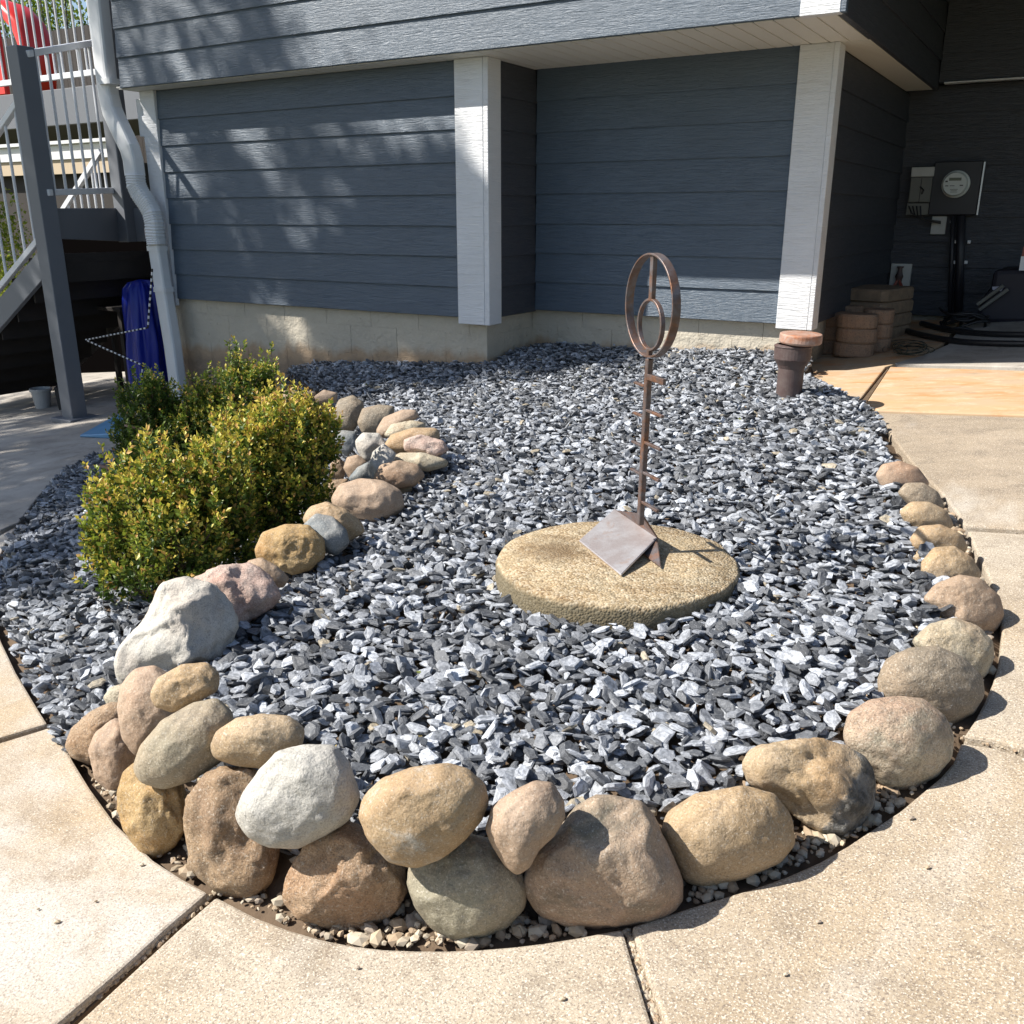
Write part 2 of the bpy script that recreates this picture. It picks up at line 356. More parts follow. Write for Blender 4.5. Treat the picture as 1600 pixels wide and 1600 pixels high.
M['wire'] = plain('dark_wire', (.02, .03, .02), .5)
M['ledwhite'] = plain('white_rope_sleeve', (.75, .76, .78), .4)

# ------------------------------------------------------------------ ground and paving
def fill(poly, thick, mat, name, parent, bev=.006):
    n = len(poly); top = [tuple(p) for p in poly]; bot = [(p[0], p[1], p[2]-thick) for p in poly]
    f = [list(range(n)), [n+i for i in range(n)][::-1]]+[[i, n+i, n+(i+1) % n, (i+1) % n] for i in range(n)]
    return mk(name, (top+bot, f), mat, parent, bev=bev, seg=2)
gx = np.concatenate([np.linspace(-90, -12, 8), np.linspace(-11, 8, 39), np.linspace(10, 90, 8)]); gy = np.concatenate([np.linspace(-60, -5, 8), np.linspace(-4, 12, 33), np.linspace(14, 90, 8)])
V = []; Fc = []
for iy, y in enumerate(gy):
    for ix, x in enumerate(gx):
        V.append((x, y, pave(min(max(x, -11), 8), min(max(y, -4), 12))-.085))
for iy in range(len(gy)-1):
    for ix in range(len(gx)-1):
        a = iy*len(gx)+ix; Fc.append([a, a+1, a+len(gx)+1, a+len(gx)])
mk('ground', (V, Fc), M['earth'], kind='structure')
pv = bpy.data.objects.new('pavement', None); COL.objects.link(pv); pv['kind'] = 'structure'
EDGE_L = [(300, 600), (285, 640), (240, 682), (185, 705), (150, 712), (100, 735), (60, 775), (30, 815), (8, 850), (-8, 885), (-15, 930), (-10, 970), (2, 1002), (25, 1050), (60, 1108), (74, 1130)]
EDGE_S = [(78, 1136), (90, 1155), (105, 1170), (114, 1188), (140, 1230), (180, 1285), (240, 1343), (285, 1372), (325, 1394), (338, 1400), (400, 1432), (450, 1451), (500, 1466), (550, 1476), (600, 1482), (650, 1484), (700, 1484), (750, 1482), (800, 1478), (850, 1472), (900, 1464), (973, 1450),
          (987, 1446), (1030, 1432), (1080, 1416), (1130, 1401), (1180, 1386), (1230, 1368), (1280, 1346), (1325, 1320), (1370, 1290), (1405, 1267), (1440, 1238), (1470, 1213), (1490, 1190), (1502, 1160), (1507, 1148), (1523, 1125), (1538, 1097), (1552, 1065), (1562, 1030), (1566, 985), (1557, 930), (1545, 900), (1530, 868), (1512, 829), (1508, 821), (1495, 800), (1470, 768), (1430, 728), (1400, 690)]
EDGE_R = [(1385, 668), (1371, 645), (1352, 632), (1343, 629), (1300, 610), (1262, 597)]
P3 = lambda pts, o=0: [G(x, y, o) for x, y in pts]
i0 = EDGE_S.index((325, 1394)); i1 = EDGE_S.index((973, 1450)); i2 = EDGE_S.index((1502, 1160)); i3 = EDGE_S.index((1512, 829))
W = lambda x, y: np.array([x, y, pave(x, y)])
fill(P3(EDGE_L[:8])+P3([(0, 828), (-300, 860)])+[W(-9.5, .8), W(-10.5, 5), W(-9, 9), W(-6.2, 9), W(-6.2, 4.9)], .1, M['slabgrey'], 'concrete_slab', pv)
fill(P3([(26, 822)]+EDGE_L[8:])+P3([(0, 1152), (-600, 1340)])+P3([(-900, 960), (-300, 868), (0, 836)]), .1, M['slab'], 'concrete_slab', pv)
fill(P3(EDGE_S[:i0+1])+P3([(262, 1448), (185, 1518), (98, 1592), (-150, 1800), (-900, 1900), (-600, 1350), (0, 1160)]), .1, M['slab'], 'concrete_slab', pv)
fill(P3(EDGE_S[i0+1:i1+1])+P3([(988, 1500), (1019, 1600), (1070, 1850), (-150, 1850), (118, 1600), (275, 1455)]), .1, M['slab2'], 'concrete_slab', pv)
fill(P3(EDGE_S[i1+1:i2+1])+P3([(1550, 1167), (1600, 1181), (2100, 1310), (2500, 1900), (1110, 1900), (1040, 1600), (1004, 1500)]), .1, M['slab2'], 'concrete_slab', pv)
fill(P3(EDGE_S[i2+1:i3+1])+P3([(1600, 834), (2300, 870), (2500, 1300), (1600, 1167), (1555, 1156)]), .1, M['slab2'], 'concrete_slab', pv)
fill(P3(EDGE_S[i3+1:]+EDGE_R[:2])+P3([(1600, 652), (2300, 672), (2500, 860), (1600, 826)]), .1, M['slabR'], 'concrete_slab', pv)
fill(P3([(1372, 641), (1353, 630), (1391, 573), (1600, 579), (2300, 592), (2300, 666), (1600, 648)]), .1, M['orange'], 'concrete_slab', pv)
fill(P3([(1262, 595), (1300, 608), (1342, 626), (1384, 573), (1435, 557), (1474, 537), (1500, 500), (1240, 500), (1190, 555)]), .1, M['orange'], 'concrete_slab', pv)
fill(P3([(1393, 568), (1442, 555), (1481, 538), (1508, 500), (2200, 500), (2200, 583), (1600, 573)]), .1, M['slabgrey'], 'concrete_slab', pv)

# ------------------------------------------------------------------ the bed: heights, soil, chips, pebbles
eL = np.array(P3(EDGE_L))[:, :2]; eS = np.array(P3(EDGE_S))[:, :2]; eR = np.array(P3(EDGE_R))[:, :2]
BED = np.concatenate([eL, eS, eR, [[-1.25, 5.38], [-3.04, 5.38], [-3.04, 4.8], [-5.9, 4.8], [-5.95, 4.6]]])
DIV = np.array([G(x, y, .08)[:2] for x, y in [(95, 1150), (150, 1110), (215, 1040), (330, 975), (400, 930), (452, 870), (520, 830), (575, 790), (560, 740), (548, 700), (545, 668), (500, 632), (455, 612), (425, 596)]]+[[-4.85, 4.9]])
NDIV = np.concatenate([DIV, [[-4.85, 6.0], [2, 6], [2, -1], [-1.5, -1]]])
C0 = .0125; X0, Y0 = -6.3, .3; NX, NY = int(6.6/C0), int(5.2/C0)
gxs = X0+C0*(np.arange(NX)+.5); gys = Y0+C0*(np.arange(NY)+.5); GX, GY = np.meshgrid(gxs, gys)
def inpoly(px, py, poly):
    r = np.zeros(px.shape, bool); n = len(poly)
    for i in range(n):
        x1, y1 = poly[i]; x2, y2 = poly[(i+1) % n]
        if y1 == y2: continue
        c = ((y1 > py) != (y2 > py)) & (px < (x2-x1)*(py-y1)/(y2-y1)+x1); r ^= c
    return r
def dist(px, py, line):
    d = np.full(px.shape, 9.)
    for i in range(len(line)-1):
        a = line[i]; b = line[i+1]; ab = b-a; L2 = ab@ab+1e-12
        t = np.clip(((px-a[0])*ab[0]+(py-a[1])*ab[1])/L2, 0, 1)
        d = np.minimum(d, np.hypot(px-a[0]-t*ab[0], py-a[1]-t*ab[1]))
    return d
ss = lambda x: np.clip(x, 0, 1)**2*(3-2*np.clip(x, 0, 1))
inb = inpoly(GX, GY, BED); main = inpoly(GX, GY, NDIV)
dS = dist(GX, GY, eS); dR = dist(GX, GY, np.concatenate([eS[-1:], eR])); dD = dist(GX, GY, DIV); dLd = dist(GX, GY, eL)
sw = np.clip(.27-.055*np.clip(GY-1.4, 0, 3), .10, .27)                # width of the stone border
PV = PA*GX+PB*GY+PC; BZ = -.80+.06*(GX+1.4)+.04*(GY-5)
hm = np.clip(GY-4.55, 0, 1)*.05*np.clip((GX+3.2)/.4, 0, 1)+np.clip((-GX-2.4), 0, 1)*.02+np.exp(-(((GX+3.0)/.5)**2+((GY-5.1)/.35)**2))*.04
up = ss((dS-sw*.24)/.11)*ss((dR+.02)/.22)
Hmain = PV-.005+(BZ+hm-PV)*up
Hmain = Hmain-.055*np.exp(-(dD/.15)**2)
Hleft = PV+.018*ss(dLd/.10)-.01
sd = np.where(main, dD, -dD); H = Hleft+(Hmain-Hleft)*ss((sd+.04)/.09); H = H-.012
H = np.where((dS < sw*.24) & main, PV-.010, H)
H0 = H.copy()
def hat(x, y):
    i = min(max(int((y-Y0)/C0), 0), NY-1); j = min(max(int((x-X0)/C0), 0), NX-1); return H0[i, j]
# soil surface on a coarser grid
st = 4; V = []; idx = -np.ones((NY//st+1, NX//st+1), int); Fc = []
grow = dist(GX, GY, np.concatenate([BED, BED[:1]])) < .05
for i in range(0, NY, st):
    for j in range(0, NX, st):
        if inb[i, j] or grow[i, j]:
            idx[i//st, j//st] = len(V); V.append((GX[i, j], GY[i, j], (H0[i, j]-.006) if inb[i, j] else PV[i, j]-.055))
for i in range(idx.shape[0]-1):
    for j in range(idx.shape[1]-1):
        q = [idx[i, j], idx[i, j+1], idx[i+1, j+1], idx[i+1, j]]
        if min(q) >= 0: Fc.append(q)
bed = mk('gravel_bed', (V, Fc), M['soil'], smooth=True, kind='structure')

def chip_proto(sides, k):
    r = random.Random(k); n = sides; el = r.uniform(.5, .75); th = r.uniform(.10, .21)
    ph = r.uniform(0, 6.28); ang = sorted([2*math.pi*(i+r.uniform(-.28, .28))/n for i in range(n)])
    rad = [r.uniform(.78, 1.08) for _ in range(n)]
    sx, sy = r.uniform(-.12, .12), r.uniform(-.1, .1); ring = []
    for zz, sc in ((-1, r.uniform(.7, .92)), (r.uniform(-.3, .3), 1.0), (1, r.uniform(.62, .92))):
        for i in range(n):
            q = sc*(1+r.uniform(-.07, .07))
            ring.append((.5*rad[i]*q*math.cos(ang[i])+sx*zz*.5, .5*el*rad[i]*q*math.sin(ang[i])+sy*zz*.5, th*.5*zz*(1+r.uniform(-.25, .25))))
    v = ring; f = []
    for l in range(2):
        for i in range(n):
            a, b, c, d = l*n+i, l*n+(i+1) % n, (l+1)*n+(i+1) % n, (l+1)*n+i; f += [(a, b, c), (a, c, d)]
    for i in range(1, n-1): f.append((2*n, 2*n+i, 2*n+i+1)); f.append((0, i+1, i))
    return np.array(v), np.array(f), el, th
PROTO = [chip_proto(random.choice([5, 6, 6, 7]), k) for k in range(48)]
def chip_col():
    u = rng.random(); b = rng.uniform(.25, .54)
    if u < .42: b = rng.uniform(.05, .19)
    elif u < .50: b = rng.uniform(.54, .70)
    if u > .985: return (.42, .36, .26)
    return (b*.93, b*.985, b*1.08)
def rotm(yaw, tilt, dirn, roll=0):
    c, s = math.cos(yaw), math.sin(yaw); Z = np.array([[c, -s, 0], [s, c, 0], [0, 0, 1]])
    ax = np.array([math.cos(dirn), math.sin(dirn), 0]); K = np.array([[0, -ax[2], ax[1]], [ax[2], 0, -ax[0]], [-ax[1], ax[0], 0]])
    return (np.eye(3)+math.sin(tilt)*K+(1-math.cos(tilt))*K@K)@Z
okc = inb & ~((dS < sw*.36) & main) & ~(dR < .02) & ((dLd > .02) | main)
dl, dr_ = GB(780, 868, .055), GB(1160, 878, .055); dcen = (dl+dr_)/2; drad = np.linalg.norm(dr_-dl)/2*.985
ddc = np.hypot(GX-dcen[0], GY-dcen[1]); okc &= ddc > drad*.93
okc &= ~((dS < .088) & (GX > -.75) & (GY > 1.7))
cells = np.argwhere(okc); NCH = 47000
sel = cells[rng.integers(0, len(cells), NCH*2)]
chips = []; Hc = H.copy()
disc_c = None
for n in range(NCH):
    a = sel[2*n]; b = sel[2*n+1]
    i, j = a if Hc[a[0], a[1]]-H0[a[0], a[1]] < Hc[b[0], b[1]]-H0[b[0], b[1]] else b
    rise = Hc[i, j]-H0[i, j]
    if rise > .05: continue
    L = rng.uniform(.026, .057)*(1.12 if rng.random() < .15 else 1); k = int(rng.integers(48)); el, th = PROTO[k][2:]
    yaw = rng.uniform(0, 6.283); x = gxs[j]+rng.uniform(-.006, .006); y = gys[i]+rng.uniform(-.006, .006)
    r_ = max(1, int(L*.36/C0)); ia, ib, ja, jb = max(i-r_, 0), min(i+r_+1, NY), max(j-r_, 0), min(j+r_+1, NX)
    pt = Hc[ia:ib, ja:jb]; m = pt.mean(); mxh = pt.max()
    gyv = (pt[-1].mean()-pt[0].mean())/(C0*max(1, pt.shape[0]-1)); gxv = (pt[:, -1].mean()-pt[:, 0].mean())/(C0*max(1, pt.shape[1]-1))
    g = math.hypot(gxv, gyv); tilt = min(.75, math.atan(g)*.8); dirn = math.atan2(gyv, gxv)-math.pi/2+math.pi
    dirn = math.atan2(-gxv, gyv)+math.pi if False else math.atan2(gxv, -gyv)
    A1 = rotm(yaw, tilt, dirn); A2 = rotm(0, abs(rng.normal(0, .34)) if rng.random() < .84 else rng.uniform(.6, 1.3), rng.uniform(0, 6.28))
    A = A2@A1; z = .55*m+.45*mxh+th*L*.5+.001
    chips.append((x, y, z, A, L, k)); Hc[ia:ib, ja:jb] = np.maximum(pt, pt*.25+(z+th*L*.45)*.75)
print('chips', len(chips))
# the 300 that show largest become objects of their own
def tval(c): return (c[0]*F[0]+c[1]*F[1]+c[2]*F[2])
def inframe(c):
    t = tval(c); P = np.array(c[:3]); x = 800+FPX*(P@R)/t; y = 800-FPX*(P@U)/t; return 5 < x < 1595 and 5 < y < 1595
surf = [(i, c[4]/tval(c)) for i, c in enumerate(chips) if inframe(c) and c[2] > hat(c[0], c[1])+.022]
surf.sort(key=lambda q: -q[1]); near = {i for i, _ in surf[:300]}
protomesh = []
for k in range(48):
    v, f = PROTO[k][:2]; me = bpy.data.meshes.new('slate_chip'); me.from_pydata([tuple(p) for p in v], [], [tuple(map(int, q)) for q in f]); me.materials.append(M['slate'])
    at = me.color_attributes.new('col', 'FLOAT_COLOR', 'POINT'); c = chip_col(); at.data.foreach_set('color', np.tile((*c, 1), len(v)).astype(np.float32)); al = me.attributes.new('loc', 'FLOAT_VECTOR', 'POINT'); al.data.foreach_set('vector', (v+k*3.7).astype(np.float32).ravel()); protomesh.append(me)
from mathutils import Matrix
for i in sorted(near):
    x, y, z, A, L, k = chips[i]; o = bpy.data.objects.new('slate_chip', protomesh[k]); COL.objects.link(o); o.parent = bed
    mm = Matrix([[*(A[r]*L), (x, y, z)[r]] for r in range(3)]+[[0, 0, 0, 1]]); o.matrix_local = mm
def bulk(name, items, protos, mat, parent, colf, smooth=False):
    VV, FF, CC, LL = [], [], [], []; off = 0
    for (x, y, z, A, L, k) in items:
        v, f = protos[k][:2]; VV.append((v*L)@A.T+np.array([x, y, z])); FF.append(f+off); off += len(v); LL.append(v+rng.uniform(0, 90, 3))
        CC.append(np.tile((*colf(), 1.), (len(v), 1)))
    VV = np.concatenate(VV).astype(np.float32); FF = np.concatenate(FF).astype(np.int32); CC = np.concatenate(CC).astype(np.float32)
    o = rawmesh(name, VV, FF, CC, mat, parent, smooth); al = o.data.attributes.new('loc', 'FLOAT_VECTOR', 'POINT'); al.data.foreach_set('vector', np.concatenate(LL).astype(np.float32).ravel())
    return o
def rawmesh(name, VV, FF, CC, mat, parent, smooth=False, kind='stuff'):
    me = bpy.data.meshes.new(name); me.vertices.add(len(VV)); me.vertices.foreach_set('co', VV.ravel())
    k = FF.shape[1]; me.loops.add(FF.size); me.loops.foreach_set('vertex_index', FF.ravel()); me.polygons.add(len(FF))
    me.polygons.foreach_set('loop_start', np.arange(0, FF.size, k, dtype=np.int32)); me.polygons.foreach_set('loop_total', np.full(len(FF), k, np.int32))
    me.polygons.foreach_set('use_smooth', np.full(len(FF), smooth)); me.update(calc_edges=True)
    at = me.color_attributes.new('col', 'FLOAT_COLOR', 'POINT'); at.data.foreach_set('color', CC.ravel()); me.materials.append(mat)
    o = bpy.data.objects.new(name, me); COL.objects.link(o); o.parent = parent
    if kind: o['kind'] = kind
    return o
bulk('slate_gravel', [c for i, c in enumerate(chips) if i not in near], PROTO, M['slate'], bed, chip_col)
# pebbles in the gap between the border stones and the paving
def peb_proto(k):
    r = random.Random(k+500); bm = bmesh.new(); bmesh.ops.create_icosphere(bm, subdivisions=1, radius=.5)
    s = (1, r.uniform(.6, .95), r.uniform(.45, .75)); v = np.array([[p.co[i]*s[i]*(1+r.uniform(-.24, .24)) for i in range(3)] for p in bm.verts])
    f = np.array([[q.index for q in p.verts] for p in bm.faces]); bm.free(); return v, f
PP = [peb_proto(k) for k in range(16)]
pc = [(.42, .34, .24), (.37, .28, .19), (.46, .40, .31), (.33, .24, .16), (.30, .25, .20), (.50, .43, .33)]
def pcol(): c = pc[int(rng.integers(6))]; q = rng.uniform(.75, 1.1); return tuple(k*q for k in c)
pe = np.argwhere(inb & (dS < sw*.7) & (dS > .012) & main & (GY < 3.2)); items = []
for q in pe[rng.integers(0, len(pe), 4600)]:
    i, j = q; x, y = gxs[j], gys[i]
    if noise.noise(Vector((x*5, y*5, 0))) < -.22 and rng.random() < .8: continue
    L = rng.uniform(.006, .018) if rng.random() < .86 else rng.uniform(.02, .034)
    items.append((x, y, H0[i, j]+L*.15, rotm(rng.uniform(0, 6.28), rng.uniform(0, .6), rng.uniform(0, 6.28)), L, int(rng.integers(16))))
for a, b, nn in (((980, 1455), (1028, 1600), 190), ((330, 1400), (100, 1600), 150), ((1505, 1153), (1600, 1174), 60)):
    for _ in range(nn):
        s = random.random(); p = G(a[0]+(b[0]-a[0])*s, a[1]+(b[1]-a[1])*s, -.012); L = random.uniform(.003, .013)
        items.append((p[0]+random.uniform(-.006, .006), p[1]+random.uniform(-.004, .004), p[2], rotm(random.random()*6, .3, 1), L, random.randrange(16)))
for x, y in ((1425, 1278), (222, 1351), (150, 1408), (1280, 1440), (1228, 1522), (560, 1512), (1450, 1355), (60, 1420), (90, 1440), (880, 1560)):
    p = G(x, y, .003); items.append((p[0], p[1], p[2], rotm(1, 0, 1), random.uniform(.006, .012), 3))
pea = bulk('pea_gravel', items, PP, M['pebble'], bed, pcol, False)
# strips of dirt lying in the open joints of the paving
js = []
for a, b, wd in (((330, 1398), (100, 1605), .02), ((980, 1448), (1030, 1610), .018), ((1500, 1153), (1600, 1174), .012), ((0, 1156), (76, 1133), .006), ((1348, 632), (1388, 573), .016), ((1388, 572), (1437, 556), .016), ((1437, 556), (1478, 538), .016)):
    p, q = G(*a, -.028), G(*b, -.028); js.append(bar(p, q, wd*2, .03))
mk('joint_dirt', join(*js), M['soil'], pv, kind='stuff')

# ------------------------------------------------------------------ border stones
Z5 = lambda p: (60+p[0]/2.667, 880+p[1]/2.667)
Z6 = lambda p: (550+p[0]/2.667, 1050+p[1]/2.667)
Z7 = lambda p: (1100+p[0]/2.222, 680+p[1]/2.222)
Z8 = lambda p: (100+p[0]/2.4615, 520+p[1]/2.4615)
OO = lambda p: p
# (frame of the traced points, points, material, lift above paving, roughness amplitude, facets, label)
STONES = [
 (Z5, [(515,95),(620,72),(720,92),(790,160),(830,240),(800,330),(745,410),(640,450),(520,480),(400,500),(350,495),(328,430),(340,350),(440,250),(480,160)], 'white', .10, .05, 5, 'large rough white boulder, the biggest on the left side, beside the green shrub'),
 (Z5, [(640,70),(760,18),(880,6),(960,55),(1012,140),(960,190),(890,228),(830,300),(700,300),(620,180)], 'pink', .13, .05, 4, 'rough pink granite boulder leaning behind the large white boulder'),
 (Z8, [(705,880),(760,866),(820,900),(864,942),(842,978),(780,975),(730,950)], 'brown', .14, .02, 0, 'small brown cobble tucked between the pink boulder and the ochre stone'),
 (Z5, [(350,510),(400,450),(480,430),(545,470),(590,560),(570,660),(480,740),(410,800),(355,730),(333,600)], 'pinkbrown', .12, .02, 0, 'tall pinkish brown stone standing upright below the large white boulder'),
 (Z5, [(470,545),(500,480),(600,425),(700,418),(748,460),(742,530),(660,580),(560,617),(490,595)], 'tan', .24, .02, 0, 'brown egg shaped cobble lying on top below the large white boulder'),
 (Z5, [(272,560),(300,520),(350,503),(400,540),(380,620),(300,610)], 'cream', .06, .02, 0, 'small tan cobble peeking out behind the upright pinkish stone'),
 (Z5, [(115,760),(140,690),(220,620),(300,583),(360,590),(360,700),(290,780),(215,838),(140,805)], 'orange', 0, .02, 0, 'orange red pitted stone, leftmost of the border stones at the walk'),
 (Z5, [(212,780),(240,710),(320,650),(400,680),(440,790),(400,880),(340,935),(300,952),(240,895)], 'pinkbrown', 0, .03, 2, 'brown stone with a dark pitted hollow, next to the orange red stone'),
 (Z5, [(403,850),(430,760),(520,660),(640,590),(740,572),(800,630),(808,720),(760,820),(640,900),(520,936),(430,905)], 'olive', .15, .015, 0, 'large smooth grey brown egg shaped stone lying over the ochre stone'),
 (Z5, [(335,950),(360,870),(420,830),(500,850),(600,920),(617,1020),(610,1110),(560,1180),(480,1226),(420,1190),(360,1110),(335,1030)], 'yellow', 0, .03, 2, 'ochre boulder with black patches touching the walk at the lower left'),
 (OO, [(290,1285),(295,1250),(318,1217),(345,1203),(395,1203),(428,1250),(436,1320),(425,1372),(385,1403),(335,1390),(298,1352)], 'darkbr', 0, .05, 3, 'tall craggy brown boulder under the left edge of the white grey boulder'),
 (Z5, [(830,1050),(860,960),(930,860),(1000,790),(1100,765),(1230,768),(1290,840),(1332,980),(1290,1060),(1190,1130),(1080,1182),(970,1176),(880,1130)], 'white', .15, .02, 1, 'smooth white grey boulder on the top course at the front left'),
 (Z5, [(722,760),(750,700),(830,650),(930,633),(1040,640),(1102,690),(1095,750),(1030,800),(930,852),(830,840),(740,810)], 'tan', .20, .015, 0, 'olive brown egg shaped cobble resting above the white grey boulder'),
 (OO, [(447,1400),(455,1360),(480,1320),(530,1285),(590,1300),(625,1345),(632,1390),(615,1425),(570,1451),(510,1451),(465,1432)], 'orange', 0, .05, 2, 'rough pitted orange boulder in the front row under the white grey boulder'),
 (Z6, [(38,600),(60,520),(130,450),(260,405),(400,388),(480,413),(540,470),(560,540),(530,620),(460,700),(370,770),(260,806),(160,782),(80,700)], 'tanw', .15, .015, 0, 'large smooth tan boulder with a pale patch on the top course at the front'),
 (Z6, [(238,880),(250,790),(330,700),(480,680),(600,710),(680,800),(724,900),(704,980),(640,1060),(540,1106),(430,1112),(340,1062),(270,975)], 'olive', 0, .02, 1, 'round grey olive boulder in the front row half shaded by the tan boulder'),
 (Z6, [(563,650),(590,560),(660,510),(760,460),(830,468),(877,540),(880,610),(840,680),(775,740),(740,810),(690,840),(640,800),(590,720)], 'pinkbrown', .13, .015, 0, 'small pinkish brown stone wedged between the tan boulder and the largest front boulder'),
 (Z6, [(733,870),(760,770),(850,680),(940,570),(1030,523),(1130,538),(1200,550),(1250,610),(1310,740),(1367,870),(1362,950),(1300,1010),(1180,1042),(1040,1057),(900,1047),(800,1002),(745,930)], 'dented', 0, .025, 1, 'largest brown boulder at the front with a dented grey face'),
 (OO, [(1036,1300),(1048,1270),(1090,1243),(1160,1231),(1207,1243),(1234,1280),(1238,1320),(1215,1346),(1160,1371),(1100,1383),(1075,1376),(1055,1342)], 'tan', .0, .012, 0, 'smooth tan block shaped stone right of the largest front boulder'),
 (Z7, [(146,1140),(180,1090),(270,1070),(400,1060),(490,1083),(560,1130),(587,1190),(582,1290),(540,1342),(480,1392),(400,1372),(320,1322),(250,1262),(165,1212)], 'split', 0, .05, 5, 'split ochre rock with a broken dark grey side'),
 (Z7, [(490,1040),(510,970),(580,923),(680,913),(760,923),(830,980),(860,1050),(852,1120),(800,1182),(720,1222),(640,1224),(560,1162),(508,1100)], 'crack', 0, .015, 0, 'round cream and pink cracked boulder on the right beside the paving joint'),
 (Z7, [(608,850),(640,780),(720,743),(810,738),(900,778),(957,840),(967,900),(930,962),(860,1002),(760,1000),(660,960),(613,900)], 'grey', 0, .015, 0, 'dark grey brown oval boulder behind the round cream boulder'),
 (Z7, [(728,715),(790,658),(870,638),(950,668),(997,720),(1002,770),(975,830),(930,860),(850,850),(770,790)], 'cream', 0, .025, 0, 'pale cream pitted boulder behind the dark oval boulder'),
 (Z7, [(765,570),(810,518),(890,488),(960,503),(1020,560),(1037,620),(1012,672),(970,692),(900,690),(820,630)], 'brown', 0, .02, 1, 'brown loaf shaped boulder jutting onto the paving at the right'),
 (Z7, [(758,440),(800,393),(870,388),(930,428),(960,480),(942,518),(880,525),(790,515),(758,480)], 'tan', 0, .015, 0, 'tan cobble with the curved shadow of the ring on it'),
 (Z7, [(725,425),(745,398),(775,400),(785,430),(770,455),(732,452)], 'tan', .02, .01, 0, 'little tan cobble on the chips beside the cobble with the ring shadow'),
 (Z7, [(718,360),(750,318),(820,312),(890,343),(914,390),(890,412),(800,405),(730,398)], 'tanw', 0, .015, 0, 'pale topped tan cobble, fourth from the far end of the right row'),
 (Z7, [(680,265),(720,233),(780,233),(840,263),(864,315),(830,335),(740,330),(700,300)], 'tan', 0, .015, 0, 'yellowish tan cobble, third from the far end of the right row'),
 (Z7, [(675,200),(700,168),(760,167),(810,198),(834,250),(800,270),(720,250)], 'grey', 0, .015, 0, 'greyish brown cobble, second from the far end of the right row'),
 (Z7, [(600,140),(620,103),(680,91),(740,113),(780,165),(760,190),(690,195),(620,180)], 'pinkbrown', 0, .015, 0, 'pinkish brown cobble at the far end of the right row, next to the slab edge'),
 (Z8, [(738,830),(770,770),(850,740),(940,743),(997,800),(997,860),(940,912),(880,927),(800,895),(745,865)], 'yellow', .12, .03, 3, 'ochre boulder with a flat top in the row right of the shrubs'),
 (Z8, [(922,715),(950,670),(1010,653),(1080,680),(1140,728),(1154,765),(1090,800),(960,790)], 'tan', .15, .02, 1, 'brown cobble lying over the blue grey stone right of the shrubs'),
 (Z8, [(918,745),(970,698),(1030,708),(1085,760),(1095,810),(1045,855),(990,835),(930,785)], 'blue', .14, .02, 1, 'blue grey stone beside the ochre boulder'),
 (Z8, [(1033,640),(1060,588),(1140,563),(1230,573),(1290,608),(1304,670),(1262,712),(1180,727),(1100,702),(1045,672)], 'pinkbrown', .12, .02, 1, 'largest brown boulder in the row right of the shrubs'),
 (Z8, [(1195,555),(1220,508),(1290,493),(1360,508),(1384,550),(1345,590),(1270,600),(1210,585)], 'brown', .14, .02, 1, 'rounded brown boulder just above the largest brown one of the shrub row'),
 (Z8, [(1250,590),(1330,568),(1338,605),(1300,640),(1255,630)], 'tan', .10, .01, 0, 'small tan cobble under the right side of the rounded brown boulder'),
 (Z8, [(1255,492),(1290,463),(1380,463),(1472,490),(1474,512),(1400,532),(1330,520)], 'cream', .14, .015, 1, 'flat cream stone lying on the chips in the shrub row'),
 (Z8, [(1172,520),(1190,458),(1230,428),(1275,465),(1265,510),(1215,545),(1190,565)], 'white', .14, .03, 2, 'white lumpy stone left of the flat cream stone'),
 (Z8, [(1095,560),(1130,518),(1170,498),(1200,540),(1195,575),(1120,585)], 'blue', .10, .02, 0, 'pale blue grey cobble between the white lumpy stone and the largest brown boulder'),
 (Z8, [(1076,520),(1090,480),(1130,470),(1168,500),(1150,540),(1100,562)], 'brown', .08, .01, 0, 'round brown cobble low down at the shrub side of the row'),
 (Z8, [(1122,415),(1150,386),(1210,388),(1242,430),(1210,465),(1160,498),(1130,455)], 'white', .12, .03, 2, 'white angular stone with grey marks beside the shrub tip'),
 (Z8, [(1230,440),(1260,393),(1340,368),(1430,368),(1444,400),(1400,445),(1290,468)], 'tan', .16, .015, 0, 'tan stone under the pink rock of the row'),
 (Z8, [(1308,412),(1370,393),(1460,418),(1480,450),(1430,480),(1370,472),(1310,452)], 'pink', .17, .04, 3, 'pink angular rock at the right of the row near its upper end'),
 (Z8, [(1232,395),(1260,353),(1340,338),(1392,350),(1370,385),(1275,412)], 'cream', .17, .01, 0, 'flat yellow cream cobble above the pink rock'),
 (Z8, [(1203,375),(1230,328),(1300,298),(1350,298),(1363,328),(1310,352),(1245,404),(1213,402)], 'pinkbrown', .17, .01, 0, 'long pinkish brown cobble near the upper end of the row'),
 (Z8, [(1130,345),(1150,293),(1210,278),(1267,285),(1268,322),(1215,384),(1150,384)], 'grey', .13, .015, 0, 'grey brown cobble left of the long pinkish cobble'),
 (Z8, [(1035,305),(1060,258),(1110,243),(1150,270),(1145,325),(1112,378),(1055,375)], 'grey', .12, .015, 0, 'tall grey brown cobble against the shrub tip at the upper end of the row'),
 (Z8, [(963,245),(1000,220),(1052,233),(1045,268),(975,270)], 'pinkbrown', .12, .01, 0, 'pinkish cobble in the shade behind the lit shrub, rightmost of the far four'),
 (Z8, [(891,252),(920,223),(967,228),(963,264),(900,272)], 'grey', .12, .01, 0, 'grey cobble in the shade behind the lit shrub, third of the far four'),
 (Z8, [(818,262),(850,223),(892,223),(902,262),(860,285)], 'brown', .12, .01, 0, 'brown cobble in the shade behind the lit shrub, second of the far four'),
